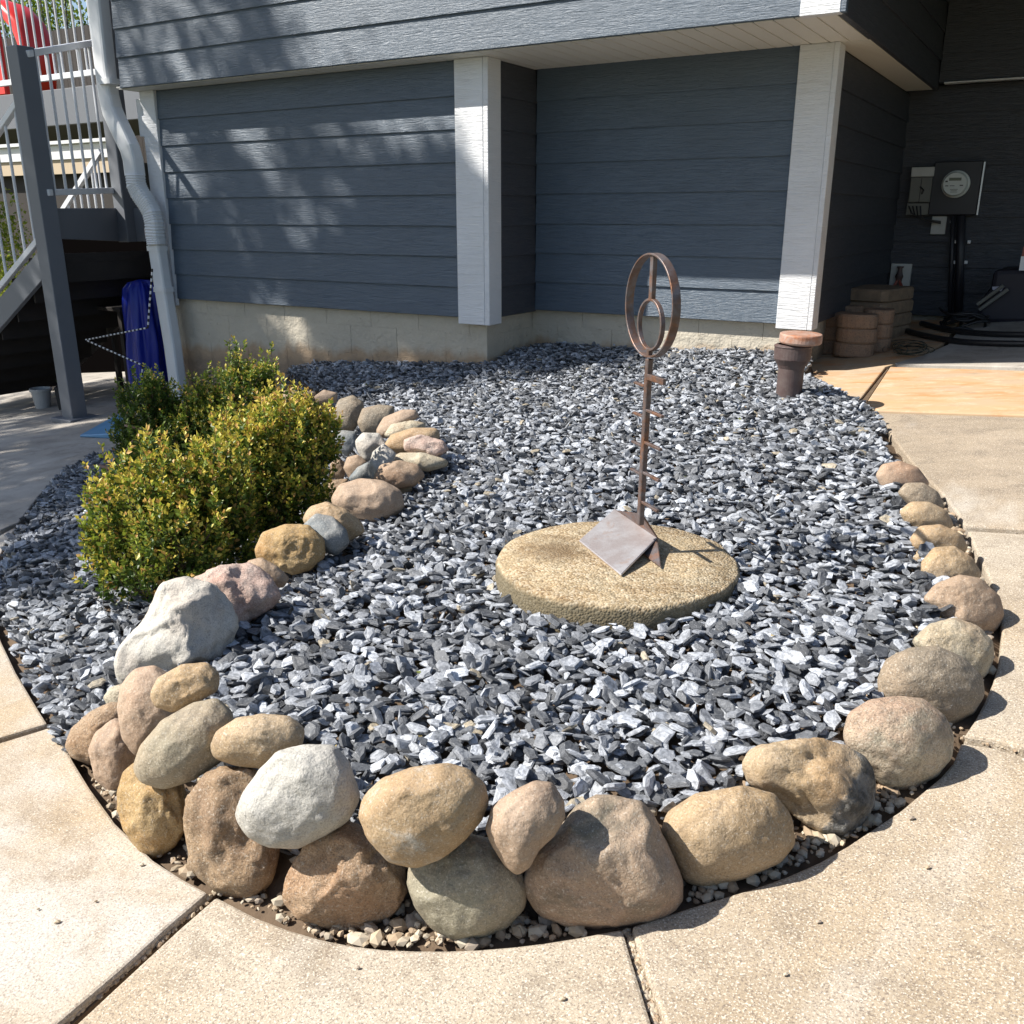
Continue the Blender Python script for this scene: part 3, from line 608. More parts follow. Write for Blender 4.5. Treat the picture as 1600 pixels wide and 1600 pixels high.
 (Z8, [(813,217),(830,196),(862,203),(855,228),(820,235)], 'brown', .12, .01, 0, 'smallest cobble at the foot of the foundation, leftmost of the far four'),
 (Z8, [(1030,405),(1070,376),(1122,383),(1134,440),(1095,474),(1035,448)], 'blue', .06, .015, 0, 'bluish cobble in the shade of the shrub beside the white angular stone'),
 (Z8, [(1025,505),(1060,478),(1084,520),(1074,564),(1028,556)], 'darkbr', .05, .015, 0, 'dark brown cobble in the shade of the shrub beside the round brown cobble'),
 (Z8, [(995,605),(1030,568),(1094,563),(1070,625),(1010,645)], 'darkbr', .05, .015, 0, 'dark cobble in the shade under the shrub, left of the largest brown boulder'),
 (Z8, [(1140,590),(1200,585),(1260,600),(1240,640),(1160,640)], 'brown', .05, .01, 0, 'brown cobble hidden under the largest brown boulder'),
]
STONES.pop()
def boulder(fr, pts, mat, lift, amp, fac, label, k):
    pts = np.array([fr(p) for p in pts], float); nx_ = np.roll(pts, -1, 0); pts = np.concatenate([pts*(1-q)+nx_*q for q in (0, .25, .5, .75)]); cx, cy = (pts.max(0)+pts.min(0))/2
    dx, dy = pts[:, 0]-cx, cy-pts[:, 1]; th = np.arctan2(dy, dx); rr = np.hypot(dx, dy); o = np.argsort(th); th, rr = th[o], rr[o]
    hb = (pts[:, 1].max()-pts[:, 1].min())/2; wa = (pts[:, 0].max()-pts[:, 0].min())/2
    c = G(cx, cy, lift+.05)
    if fr is Z8: lift = lift/.14*max(.12, bedz(c[0], c[1])-pave(c[0], c[1])+.035)
    if fr is Z7 and cy < 900: lift = .035+.03*(900-cy)/200
    for _ in range(6):
        t = c@F; c = G(cx, cy, lift+.70*hb*t/FPX)
    t = c@F; cr = ray(cx, cy); cr = cr/np.linalg.norm(cr)
    cdp = (.55*min(wa, hb)+.35*max(wa, hb))*t/FPX
    sz = max(wa, hb)*t/FPX; sub = 5 if max(wa, hb) > 45 else 4
    bm = bmesh.new(); bmesh.ops.create_icosphere(bm, subdivisions=sub, radius=1)
    r = random.Random(k*7+3); so_ = Vector((k*3.7, k*1.3, 0))
    thx = np.concatenate([th-2*np.pi, th, th+2*np.pi]); rx = np.concatenate([rr]*3)
    grid = np.linspace(-np.pi, np.pi, 361); Rg = np.interp(grid, thx, rx)*1.05
    ker = np.exp(-(np.arange(-14, 15)/4.2)**2); ker /= ker.sum(); Rg = np.convolve(np.concatenate([Rg[-15:-1], Rg, Rg[1:15]]), ker, 'valid')
    amp = amp*1.3+.012
    planes = [(Vector((r.uniform(-1, 1), r.uniform(-.6, 1), -r.uniform(.2, 1))).normalized(), r.uniform(.66, .84)) for _ in range(fac)]
    for v in bm.verts:
        p = v.co.copy()
        for n_, d_ in planes:
            q = p.dot(n_)-d_
            if q > 0: p -= n_*q*.9*min(1, abs(v.co.z)*1.7)
        x, y, z = p; a = math.atan2(y, x); rxy = math.hypot(x, y)
        Ra = float(np.interp(a, grid, Rg))
        q = math.copysign(min(1.0, rxy**.86), rxy)
        if rxy > 1e-6: x2, y2 = Ra*q*math.cos(a), Ra*q*math.sin(a)
        else: x2 = y2 = 0
        z2 = math.copysign(abs(z)**.9, z)*cdp
        nn = noise.fractal(Vector((x, y, z))*1.6+so_, .8, 2.1, 5, noise_basis='PERLIN_ORIGINAL')
        edge = .35+.65*abs(z)
        P = (x2*R+y2*U)*t/FPX*(1+nn*amp*1.2*edge)+cr*z2*(1+nn*amp*3)
        if amp > .02:
            n2 = noise.fractal(Vector((x, y, z))*5+so_, .7, 2.2, 4); P = P*(1+n2*amp*.35)
        v.co = Vector(P)
    for q in bm.faces: q.smooth = True
    bmesh.ops.recalc_face_normals(bm, faces=bm.faces)
    me = bpy.data.meshes.new('border_stone'); bm.to_mesh(me); bm.free(); me.materials.append(ST[mat])
    o = bpy.data.objects.new('border_stone', me); COL.objects.link(o); o.location = c
    return tag(o, label, 'stone', 'stones bordering the slate bed')
for k, s in enumerate(STONES): boulder(*s, k)

# ------------------------------------------------------------------ concrete disc and the rusty key shaped sculpture
dn = GB(970, 958, .0); ztop = dcen[2]
prof = [(drad*.97, -.12), (drad*1.0, -.10), (drad*1.0, -.012), (drad*.99, -.004), (drad*.975, 0.0), (drad*.6, .001), (drad*.2, .001), (.001, .001)]
v, f = lathe(prof, dcen, 72)
v = [(x+noise.noise(Vector((x*14, y*14, z*14)))*.006, y+noise.noise(Vector((x*14, y*14, z*14+9)))*.006, z+noise.noise(Vector((x*9, y*9, 2)))*.004) for x, y, z in v]
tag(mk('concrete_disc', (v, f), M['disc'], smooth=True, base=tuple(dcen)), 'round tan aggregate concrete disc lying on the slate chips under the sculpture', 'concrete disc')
def onz(x, y, z): r = ray(x, y); return r*z/r[2]
zt = ztop+.003
gl, gr = onz(905, 847, zt), onz(970.7, 901, zt)
best = None
for t1 in np.linspace(1.8, 3.2, 700):
    rl = atT(960.6, 797.5, t1); q = gr+(rl-gl); e = abs(800+FPX*(q@R)/(q@F)-1027)+abs(800-FPX*(q@U)/(q@F)-846)
    if best is None or e < best[0]: best = (e, rl, q)
rl, rr_ = best[1], best[2]
print('plate', np.linalg.norm(gr-gl), np.linalg.norm(rl-gl), rl, rr_)
mid = (rl+rr_)/2; pb = onz(1003, 862, zt); Fh = np.array([F[0], F[1], 0]); Fh /= np.linalg.norm(Fh)
def above(x, y): r = ray(x, y); return r*(pb@Fh)/(r@Fh)
e_ = np.array([.770, -.638, 0]); nr = np.array([.638, .770, 0])
sc = empty('key_sculpture', tuple(pb), 'rusty steel sculpture like a tall key with two rings, standing on the concrete disc', 'sculpture')
def plate(a, b, c, d, th):
    a, b, c, d = map(np.array, (a, b, c, d)); n = np.cross(b-a, d-a); n = n/np.linalg.norm(n)*th
    return [tuple(p) for p in (a, b, c, d, a+n, b+n, c+n, d+n)], [[0, 1, 2, 3], [7, 6, 5, 4], [0, 4, 5, 1], [1, 5, 6, 2], [2, 6, 7, 3], [3, 7, 4, 0]]
mk('front_plate', plate(gl, gr, rr_, rl, .006), M['plate'], sc, bev=.0015)
apex = above(1001, 803); lowr = onz(1034, 889, zt); lowl = gl+(lowr-gr)*.9+np.array([.0, .02, 0])
bk = (rr_-rl)
dwn = lowr-rr_; rl2 = rl+dwn*1.0; rl2[2] = zt
mk('back_plate', plate(rl+[0, .004, 0], rr_+[0, .004, 0], lowr, rl2, -.006), M['rust'], sc, bev=.0015)
th_ = nr*.006
gu = [rl, rr_, apex]
V = [tuple(p) for p in gu]+[tuple(np.array(p)+th_) for p in gu]
mk('gusset', (V, [[0, 1, 2], [5, 4, 3], [0, 3, 4, 1], [1, 4, 5, 2], [2, 5, 3, 0]]), M['rust'], sc, bev=.001)
pt = above(1017, 560); pbot = np.array([apex[0], apex[1], above(1001, 820)[2]]); pt = np.array([apex[0]+.004, apex[1], pt[2]])
mk('post', bar(pbot, pt, .0155, .0155, e_), M['rust'], sc, bev=.002)
zof = lambda y: above(1005, y)[2]
for k, (y1, sd_, ln, hh) in enumerate([(600, -1, .050, .007), (648, -1, .05, .007), (694, -1, .05, .007), (738, -1, .05, .007), (584, 1, .072, .017), (636, 1, .072, .008), (686, 1, .072, .008), (733, 1, .072, .008), (779, 1, .072, .008)]):
    z = zof(y1+4); c = np.array([apex[0], apex[1], z])
    mk('cross_bar', bar(c+e_*sd_*.008, c+e_*sd_*ln*1.25, .009, hh*.85, nr), M['rust'], sc, bev=.001)
def ring(c, r, wd, th, n=64):
    V, Fc = [], []
    for k in range(n):
        a = 2*math.pi*k/n; d = math.cos(a)*e_+math.sin(a)*np.array([0, 0, 1.])
        for rr, ww in ((r-th, -wd/2), (r-th, wd/2), (r, wd/2), (r, -wd/2)): V.append(tuple(np.array(c)+d*rr+nr*ww))
    for k in range(n):
        for q in range(4): Fc.append([k*4+q, k*4+(q+1) % 4, ((k+1) % n)*4+(q+1) % 4, ((k+1) % n)*4+q])
    return V, Fc
ztp, zbt = above(1023, 395)[2], above(1020, 558)[2]; rad = (ztp-zbt)/2; rc = np.array([pt[0], pt[1], (ztp+zbt)/2])
mk('outer_ring', ring(rc, rad, .022, .005), M['rust'], sc, smooth=False, bev=.001)
zi, zj = above(1022, 466)[2], above(1022, 548)[2]; ri = (zi-zj)/2
mk('inner_ring', ring([rc[0], rc[1], (zi+zj)/2], ri, .012, .006, 48), M['rust'], sc, bev=.001)
mk('spoke', bar([rc[0], rc[1], ztp-.004], [rc[0], rc[1], zi-.002], .015, .012, e_), M['rust'], sc, bev=.001)
mk('spoke', bar([rc[0], rc[1], zj+.002], [rc[0], rc[1], zbt+.004], .012, .012, e_), M['rust'], sc, bev=.001)

# cast iron clean-out pipe
pbp = G(1231, 631, .05); t_ = pbp@F; mpx = t_/FPX
pp = empty('standpipe', tuple(pbp), 'brown cast iron pipe standing in the chips with a loose rusty cap', 'pipe')
hz = onY(1240, 540, pbp[1])[2]-pbp[2]
pr = 19.5*mpx
prof = [(pr, -.15), (pr, hz*.62), (pr*1.12, hz*.68), (pr*1.42, hz*.78), (pr*1.42, hz*.97), (pr*1.48, hz), (pr*1.3, hz+.006), (pr*1.15, hz+.008), (pr*1.12, hz-.03), (.001, hz-.03)]
mk('pipe_body', lathe(prof, pbp, 36), M['iron'], pp, smooth=False, bev=.002)
mk('pipe_cap', lathe([(pr*1.0, hz+.006), (pr*1.55, hz+.014), (pr*1.62, hz+.022), (pr*1.62, hz+.052), (pr*1.56, hz+.058), (.001, hz+.060)], pbp+np.array([.022, .004, 0]), 36, ax=(.03, -.02, 1)), M['cap'], pp, bev=.002)

# ------------------------------------------------------------------ the house
XE = -1.09; YF = 4.575; ZB = .848; YL = 4.75; YR = 5.30; XLW = -5.92; XRW = -1.277; YM = 7.73
house = empty('house', (-3, 6, -1), 'blue grey lap sided house with white corner boards and pale block foundation', 'house')
def part(name, vf, mat, parent=house, **k): return mk(name, vf, mat, parent, **k)
def plank_wall(name, a, b, n, z0, z1, first=0, mat='siding', expo=.178):
    """lap siding from point a to b (xy), n = outward normal"""
    a, b, n = np.array([*a, 0.]), np.array([*b, 0.]), np.array([*n, 0.])
    d = (b-a)
    back = part(name, obox((a+b)/2-n*.03+np.array([0, 0, (z0+z1)/2]), d/2, n*.03, (0, 0, (z1-z0)/2)), M[mat])
    z = z0; k = 0
    while z < z1-.02:
        e = first if (k == 0 and first) else expo; zt_ = min(z+e, z1)
        sec = [(.000, z+.0), (.017, z), (.019, z+.003), (.0075, zt_+.004), (.0, zt_+.004)]
        V = [tuple(a+n*q+np.array([0, 0, h])) for q, h in sec]+[tuple(b+n*q+np.array([0, 0, h])) for q, h in sec]
        m_ = len(sec); Fc = [list(range(m_))[::-1], [m_+i for i in range(m_)]]+[[i, (i+1) % m_, m_+(i+1) % m_, m_+i] for i in range(m_)]
        mk('siding_plank', (V, Fc), M[mat], back); z = zt_; k += 1
    return back
zL = -.590
plank_wall('left_wall', (XLW, YL), (-3.04, YL), (0, -1), zL, ZB-.002)
plank_wall('left_block_return', (-3.03, YL), (-3.03, YR), (1, 0), zL, ZB-.002, mat='siding_shade')
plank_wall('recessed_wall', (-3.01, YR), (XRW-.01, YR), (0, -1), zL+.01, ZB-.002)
plank_wall('side_wall', (XRW, YR), (XRW, YM), (1, 0), zL, ZB-.002, mat='siding_shade')
plank_wall('meter_wall', (XRW-.05, YM), (6, YM), (0, -1), -.72, .89, mat='siding_shade')
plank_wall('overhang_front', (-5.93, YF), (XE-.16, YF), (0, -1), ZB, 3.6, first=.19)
plank_wall('overhang_side', (XE, YF), (XE, YM-.1), (1, 0), ZB, 3.6, first=.19, mat='siding_shade')
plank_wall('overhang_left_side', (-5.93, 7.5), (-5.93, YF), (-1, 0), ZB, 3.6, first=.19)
plank_wall('upper_meter_wall', (XE+.02, YM-.12), (6, YM-.12), (0, -1), .895, 3.6, mat='siding_shade')
part('drip_edge', box(XE+.06, 6, YM-.165, YM-.10, .882, .893), M['white'])
part('house_corner_block', box(-5.93+.05, -3.1, YL+.2, 9.5, -1.7, 3.6), M['siding_shade'])
part('upper_floor_core', box(-6.0, XE-.03, YF+.05, 9.5, ZB+.03, 3.6), M['siding_shade'])
part('recess_core', box(-3.1, XRW-.07, YR+.1, 9.5, -1.2, 3.6), M['siding_shade'])
part('back_core', box(XRW-.06, 6, YM+.07, 9.5, -1.2, 3.6), M['siding_shade'])
part('left_end_wall', box(XLW-.06, XLW, YL+.05, 9.5, -1.7, ZB-.003), M['siding_shade'])
part('roof', box(-6.5, XE+.45, YF-.45, 10, 3.6, 3.75), M['shingle'])
# corner boards
def cboard(x0, x1, y0, y1, z0, z1, nm='corner_board'): part(nm, box(x0, x1, y0, y1, z0, z1), M['white'], bev=.003)
cboard(-3.228, -3.035, YL-.035, YL-.004, -.628, ZB-.004)
cboard(-3.034, -3.000, YL-.035, YL+.105, -.628, ZB-.004)
cboard(XRW-.155, XRW+.02, YR-.035, YR-.004, -.605, ZB-.004)
cboard(XRW+.0205, XRW+.048, YR-.035, YR+.09, -.605, ZB-.004)
cboard(XLW-.02, XLW+.13, YL-.035, YL-.004, -.64, ZB-.004)
cboard(XE-.16, XE+.015, YF-.032, YF+.02, ZB-.006, 3.58)
part('corner_board', box(XE+.0155, XE+.04, YF-.032, YF+.0, ZB-.006, 3.58), M['siding'], bev=.003)
# soffits built of narrow vented strips
sf = part('soffit', box(-6.0, XE-.004, YF+.004, YR-.003, ZB+.006, ZB+.016), M['soffit'])
x = -5.98
while x < XE-.02:
    x2 = min(x+.094, XE-.006); mk('soffit_strip', box(x, x2-.008, YF+.006, YR-.004, ZB-.003, ZB+.005), M['soffit'], sf); x = x2
sg = part('soffit', box(XRW+.006, XE-.004, YR+.002, YM-.13, ZB+.006, ZB+.016), M['soffit'])
y = YR+.01
while y < YM-.2:
    mk('soffit_strip', box(XRW+.008, XE-.006, y, y+.034, ZB-.003, ZB+.005), M['soffit'], sg); y += .042
# foundation of painted block, each block its own piece with a struck joint
def blocks(name, a, b, n, z1, z0):
    a, b, n = np.array([*a, 0.]), np.array([*b, 0.]), np.array([*n, 0.]); L = np.linalg.norm(b-a); d = (b-a)/L
    back = part(name, obox((a+b)/2-n*.06+np.array([0, 0, (z0+z1)/2]), d*L/2, n*.052, (0, 0, (z1-z0)/2)), M['found'])
    z = z1; row = 0
    while z > z0+.01:
        h = .11 if row == 0 else .19; zb = max(z-h, z0); s = -.2 if row % 2 else -.02
        while s < L:
            s0, s1 = max(s, 0)+.001, min(s+.39, L)-.001
            if s1-s0 > .02:
                q = random.uniform(-.0015, .0015)
                mk('concrete_block', obox(a+d*(s0+s1)/2-n*(.006-q*.5)+np.array([0, 0, (z+zb)/2]), d*(s1-s0)/2, n*.006, (0, 0, (z-zb)/2-.0003)), M['found'], back, bev=.0008)
            s += .39
        z = zb; row += 1
blocks('foundation', (XLW+.02, YL+.03), (-3.06, YL+.03), (0, -1), zL+.004, -1.6)
blocks('foundation', (-3.06, YL+.03), (-3.06, YR+.05), (1, 0), zL+.004, -1.25)
blocks('foundation', (-3.06, YR+.035), (XRW-.03, YR+.035), (0, -1), zL+.014, -1.15)
blocks('foundation', (XRW-.03, YR+.035), (XRW-.03, YM), (1, 0), zL+.004, -1.1)
blocks('foundation', (XRW-.03, YM+.03), (5.5, YM+.03), (0, -1), -.722, -1.1)
# upper deck over the meter alcove: it shades the alcove and the back of the slab
part('upper_deck', box(XE+.03, 5.5, 4.42, YM-.14, 1.66, 1.84), M['deckgrey'])
# downspout with its elbows and flexible stretch
ds = part('downspout', rtube([onY(x, y, Y) for x, y, Y in ((146, -260, 4.66), (153, 0, 4.66), (166, 120, 4.66), (170, 150, 4.66), (176, 175, 4.655), (190, 205, 4.64), (203, 232, 4.635), (208, 250, 4.64), (211, 275, 4.64))], [.066]*9, [.05]*9, (1, 0, 0), (0, 1, 0)), M['vinyl'], smooth=False, bev=0)
fp = [(211, 272), (213, 290), (219, 303), (229, 317), (237, 331), (241, 348), (243, 370), (245, 384)]
pts = []; 
for i in range(len(fp)-1):
    for s in np.linspace(0, 1, 9, endpoint=False):
        pts.append((fp[i][0]*(1-s)+fp[i+1][0]*s, fp[i][1]*(1-s)+fp[i+1][1]*s))
P_ = [onY(x, y, 4.62) for x, y in pts]; k_ = [.062+(.006 if i % 2 else 0) for i in range(len(P_))]
mk('flexible_elbow', rtube(P_, k_, [q*.85 for q in k_], (1, 0, 0), (0, 1, 0), 14, .6), M['vinyl'], ds)
mk('lower_pipe', rtube([onY(245, 380, 4.64), onY(256, 455, 4.64), onY(270, 540, 4.64), onY(283, 640, 4.64)], .058, .046, (1, 0, 0), (0, 1, 0)), M['vinyl'], ds)
for x, y in ((246, 388), (256, 452), (172, 128)):
    p = onY(x, y, 4.64); mk('pipe_strap', rtube([p+np.array([0, 0, .018]), p-np.array([0, 0, .018])], .066, .054, (1, 0, 0), (0, 1, 0)), M['vinyl'], ds)
part('gutter_block', box(-6.0, -5.88, YL-.02, YL+.02, .55, ZB-.05), M['vinyl'])

# ------------------------------------------------------------------ deck and stairs at the left
TA = G(118, 655)@F
A0 = G(118, 655); YA = A0[1]; dk = empty('deck_stairs', tuple(A0), 'grey painted deck landing and stairs with white railings at the left of the house', 'deck')
XAx = np.array([1., 0, 0])
def onA(x, y, dy=0): return onY(x, y, YA+dy)
ztp = onA(38, 72)[2]; pw = .125
ax_, ay_ = A0[0], A0[1]
def dpart(n, vf, m, p=dk, **k): return mk(n, vf, m, p, **k)
dpart('post', box(ax_-pw/2, ax_+pw/2, ay_-pw/2, ay_+pw/2, A0[2], ztp), M['deckgrey'], bev=.004)
dpart('post_foot', box(ax_-.12, ax_+.12, ay_-.12, ay_+.12, A0[2]-.01, A0[2]+.022), M['deckgrey'], bev=.004)
YB = YA
zr1, zr0 = onA(90, 77)[2], onA(120, 300)[2]
zd1, zd0 = onA(140, 325)[2], onA(140, 374)[2]
xb0 = onA(152, 300)[0]+.10; xb1 = onA(188, 300)[0]+.02
B = (xb0+xb1)/2
YB2 = YA+.0
# landing
lx1 = onY(232, 350, 4.9)[0]
YB = 4.86; pB0 = onY(151, 200, YB)[0]; pB1 = onY(190, 300, YB+pw)[0]; zB1 = onY(190, 325, YB)[2]; zB0 = onY(190, 377, YB)[2]
xb0 = onY(168, 200, YB)[0]-.02; pBx = xb0+.02
def slab4(a, b, w_, z0a, z1a, z0b, z1b):
    a, b = np.array(a), np.array(b); d = (b-a)/np.linalg.norm(b-a); n_ = np.array([-d[1], d[0]])*w_
    return [(*(a), z0a), (*a, z1a), (*(a+n_), z0a), (*(a+n_), z1a), (*b, z0b), (*b, z1b), (*(b+n_), z0b), (*(b+n_), z1b)], [list(q) for q in BF]
dpart('fascia', slab4((ax_+pw/2-.02, ay_), (xb0+.02, YB), .04, zd0, zd1, zB0, zB1), M['deckgrey'], bev=.003)
dpart('post', box(xb0, xb0+pw, YB-.02, YB-.02+pw, zB0-.005, 2.4), M['deckgrey'], bev=.004)
dpart('fascia', box(xb0+pw, XLW-.02, YB+.06, YB+.1, zB0, zB1), M['deckgrey'], bev=.003)
for i in range(9):
    y_ = YB+.06+i*.145; dpart('deck_board', box(ax_-.05, XLW-.08, y_, y_+.138, zB1-.03, zB1-.002), M['deckgrey'], bev=.003)
dpart('beam', box(ax_-.02, XLW-.1, YB+1.30, YB+1.35, zB0, zB1-.03), M['darkwood'])
def rail_panel(p, q, z0, z1, n, name='railing', slope0=None):
    """white metal railing between plan points p and q; z may differ at both ends"""
    p0, q0 = np.array([p[0], p[1], z0[0]]), np.array([q[0], q[1], z0[1]]); p1, q1 = np.array([p[0], p[1], z1[0]]), np.array([q[0], q[1], z1[1]])
    t_ = dpart(name, bar(p1, q1, .042, .042), M['rail'], bev=.003)
    mk('bottom_rail', bar(p0, q0, .036, .042), M['rail'], t_, bev=.003)
    for i in range(n):
        s = (i+.7)/(n+.4); a = p0*(1-s)+q0*s; b = p1*(1-s)+q1*s
        mk('baluster', tube([a, b], .0105, 8), M['rail'], t_, smooth=False)
    return t_
rail_panel((ax_+pw/2, ay_), (xb0, YB), (zr0, onY(160, 298, YB)[2]), (zr1, onY(138, 68, YB)[2]), 6)
# stair flight falling to the left from the post
s0 = onA(72, 375); s1 = onA(0, 462); sl_ = (s0[2]-s1[2])/(s0[0]-s1[0]); xs = ax_-2.1
zt0 = onA(80, 372)[2]
def zline(px, py): p = onA(px, py); return lambda x: p[2]+(x-p[0])*sl_
low = zline(65, 378); hi = zline(30, 158); ztopS = zline(76, 372); zbotS = zline(74, 432)
rail_panel((ax_-pw/2, ay_), (xs, ay_), (low(ax_-pw/2)+.03, low(xs)+.03), (hi(ax_-pw/2), hi(xs)), 14, 'stair_railing')
hgt = (ztopS(ax_)-zbotS(ax_))
V = []
for x in (ax_-pw/2, xs):
    for y in (ay_-.02, ay_+.02):
        for z in (zbotS(x), ztopS(x)-.02): V.append((x, y, z))
dpart('stringer', (V, [list(q) for q in BF]), M['deckgrey'], bev=.003)
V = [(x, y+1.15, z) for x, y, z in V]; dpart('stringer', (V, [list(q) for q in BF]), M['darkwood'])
run = .25; nst = 8
for i in range(nst):
    x = ax_-.06-i*run; z = ztopS(x)-.03
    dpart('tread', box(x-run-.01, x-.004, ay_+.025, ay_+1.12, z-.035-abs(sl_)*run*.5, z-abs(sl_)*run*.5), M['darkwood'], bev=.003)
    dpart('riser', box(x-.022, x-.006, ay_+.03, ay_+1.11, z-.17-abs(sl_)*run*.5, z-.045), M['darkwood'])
# second flight's rail, rising to the right behind the landing
fA, fB = onY(98, 330, ay_+1.1), onY(158, 236, ay_+1.1)
dz = .5
t2 = dpart('far_stair_railing', bar(fA, fB, .04, .045), M['rail'], bev=.003)
for i in range(6):
    s = .15+.15*i; a = fA*(1-s)+fB*s; mk('baluster', tube([a, a-np.array([0, 0, .12+.55*s])], .0105, 8), M['rail'], t2)
# upper deck further back, its rim beam, rail and balusters
yU = ay_+1.75
def onU(x, y): return onY(x, y, yU)
z0, z1 = onU(100, 195)[2], onU(100, 138)[2]
dpart('rim_beam', box(onU(-260, 160)[0], XLW-.1, yU, yU+.05, z0, z1), M['deckgrey'], bev=.003)
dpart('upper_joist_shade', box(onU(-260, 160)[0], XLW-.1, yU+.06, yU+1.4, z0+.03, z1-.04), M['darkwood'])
zb_ = onU(100, 119)[2]
tU = dpart('upper_railing', bar((onU(-260, 0)[0], yU, zb_+.98), (XLW-.15, yU, zb_+.98), .045, .045), M['rail'], bev=.003)
mk('bottom_rail', bar((onU(-260, 0)[0], yU, zb_), (XLW-.15, yU, zb_), .036, .05), M['rail'], tU, bev=.003)
x = XLW-.3
while x > onU(-200, 0)[0]: mk('baluster', tube([(x, yU, zb_), (x, yU, zb_+.96)], .0105, 8), M['rail'], tU); x -= .118
# added black backdrop: its colour stands in for the shade under stair and landing
dpart('shade_backdrop_wall', box(ax_-3.2, XLW-.08, YB+1.36, YB+1.42, A0[2]-.4, zB0+.05), M['deepdark'])
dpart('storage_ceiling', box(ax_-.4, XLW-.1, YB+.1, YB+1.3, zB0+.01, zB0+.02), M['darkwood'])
# things kept under the deck
def gz(x, y): return pave(x, y)
p = G(68, 637); r_ = 15/FPX*(p@F)
q = empty('plant_pot', tuple(p), 'pale grey flower pot on the patio left of the deck post', 'flower pot')
mk('pot_body', lathe([(r_*.72, 0), (r_*.95, r_*1.75), (r_*1.08, r_*1.76), (r_*1.08, r_*2.05), (r_*.95, r_*2.05), (r_*.9, r_*1.7), (.001, r_*1.6)], p, 28), M['potgrey'], q)
p = G(94, 640)+np.array([.02, .05, 0])
q = empty('plant_pot', tuple(p), 'black square flower pot with a small plant beside the deck post', 'flower pot')
mk('pot_body', lathe([(r_*.9, 0), (r_*1.1, r_*2.3), (r_*1.0, r_*2.3), (.001, r_*2.1)], p, 4), M['potblack'], q)
mk('leaves', join(*[plate(p+[0, 0, r_*2.1], p+[.01, .0, r_*2.1], p+np.array([math.cos(a)*.06, math.sin(a)*.06, r_*2.1+.07]), p+np.array([math.cos(a)*.05, math.sin(a)*.05, r_*2.1+.06]), .001) for a in np.linspace(0, 6, 14)]), plain('pot_plant_leaf', (.10, .14, .05)), q)
p = onY(150, 452, ay_+.9); r_ = 20/FPX*(p@F)
q = empty('terracotta_pot', tuple(p), 'terracotta flower pot tipped on its side on the dark shelf under the deck', 'flower pot')
mk('pot_body', lathe([(r_*.6, -r_*.9), (r_*.95, r_*.7), (r_*1.15, r_*.72), (r_*1.15, r_*1.1), (r_*1.0, r_*1.1), (.8*r_, r_*.4), (.001, r_*.3)], p, 28, ax=(.8, -.2, .35)), M['terra'], q)
q = empty('storage_shelf', tuple(onY(150, 600, ay_+.9)), 'dark shelf in the shade under the deck landing', 'shelf')
zz = p[2]-r_*1.05
mk('shelf_top', box(p[0]-.25, p[0]+.55, p[1]-.2, p[1]+.3, zz-.03, zz), M['darkwood'], q, bev=.003)
for dx_, dy_ in ((-.22, -.17), (.52, -.17), (-.22, .27), (.52, .27)): mk('leg', box(p[0]+dx_-.02, p[0]+dx_+.02, p[1]+dy_-.02, p[1]+dy_+.02, gz(p[0], p[1])-.02, zz-.03), M['darkwood'], q)
p = onY(228, 520, ay_+.72); zg = gz(p[0], p[1])
zt2 = onY(225, 440, p[1])[2]; rr2 = 30/FPX*(p@F)
v, f = lathe([(rr2*.95, zg), (rr2*1.0, zg+.10), (rr2*.97, zg+(zt2-zg)*.2), (rr2*.93, zg+(zt2-zg)*.35), (rr2*.96, zg+(zt2-zg)*.5), (rr2*.88, zg+(zt2-zg)*.65), (rr2*.84, zg+(zt2-zg)*.8), (rr2*.74, zt2-.05), (rr2*.5, zt2), (.001, zt2+.01)], (p[0], p[1], 0), 64)
v2 = []
for x, y, z in v:
    a = math.atan2(y-p[1], x-p[0]); k = 1+.13*math.sin(a*7+z*3)+.07*math.sin(a*15-z*5)+.1*noise.noise(Vector((x*6, y*6, z*5)))
    v2.append((p[0]+(x-p[0])*k, p[1]+(y-p[1])*k, z+.02*noise.noise(Vector((x*9, y*9, 1)))))
q = mk('covered_bundle', (v2, f), M['blue'], base=(p[0], p[1], zg), smooth=True)
tag(q, 'deep blue plastic cover hanging in folds in the shade behind the white downspout', 'plastic cover')
# striped wire frame shaped like a star arm
wp = [(238, 420), (231, 512), (134, 531), (223, 571), (221, 592)]
q = empty('light_star', tuple(onY(134, 531, ay_+.35)), 'black and white banded wire star decoration hanging under the deck', 'decoration')
for i in range(len(wp)-1):
    a, b = onY(*wp[i], ay_+.35), onY(*wp[i+1], ay_+.35); n = max(2, int(np.linalg.norm(b-a)/.022)); A_, B_ = [], []
    for k in range(n):
        (A_ if k % 2 else B_).append(tube([a+(b-a)*k/n, a+(b-a)*(k+1)/n], .0065, 6))
    mk('white_band', join(*A_), M['ledwhite'], q, kind='stuff'); mk('black_band', join(*B_), M['black'], q, kind='stuff')
# folded tarp
tp = [G(x, y, .01) for x, y in ((124, 681), (170, 664), (187, 657), (196, 662), (190, 684))]; n = 5
top = [tuple(p_+np.array([0, 0, h])) for p_, h in zip(tp, (.004, .04, .05, .05, .03))]
V = [tuple(p_-np.array([0, 0, .01])) for p_ in tp]+top
q = mk('folded_tarp', (V, [[0, 1, 2, 3, 4], [9, 8, 7, 6, 5]]+[[i, (i+1) % 5, 5+(i+1) % 5, 5+i] for i in range(5)]), M['tarp'], base=tuple(tp[0]), bev=.006)
tag(q, 'pale blue folded plastic sheet on the patio in front of the dark shrub', 'tarp')
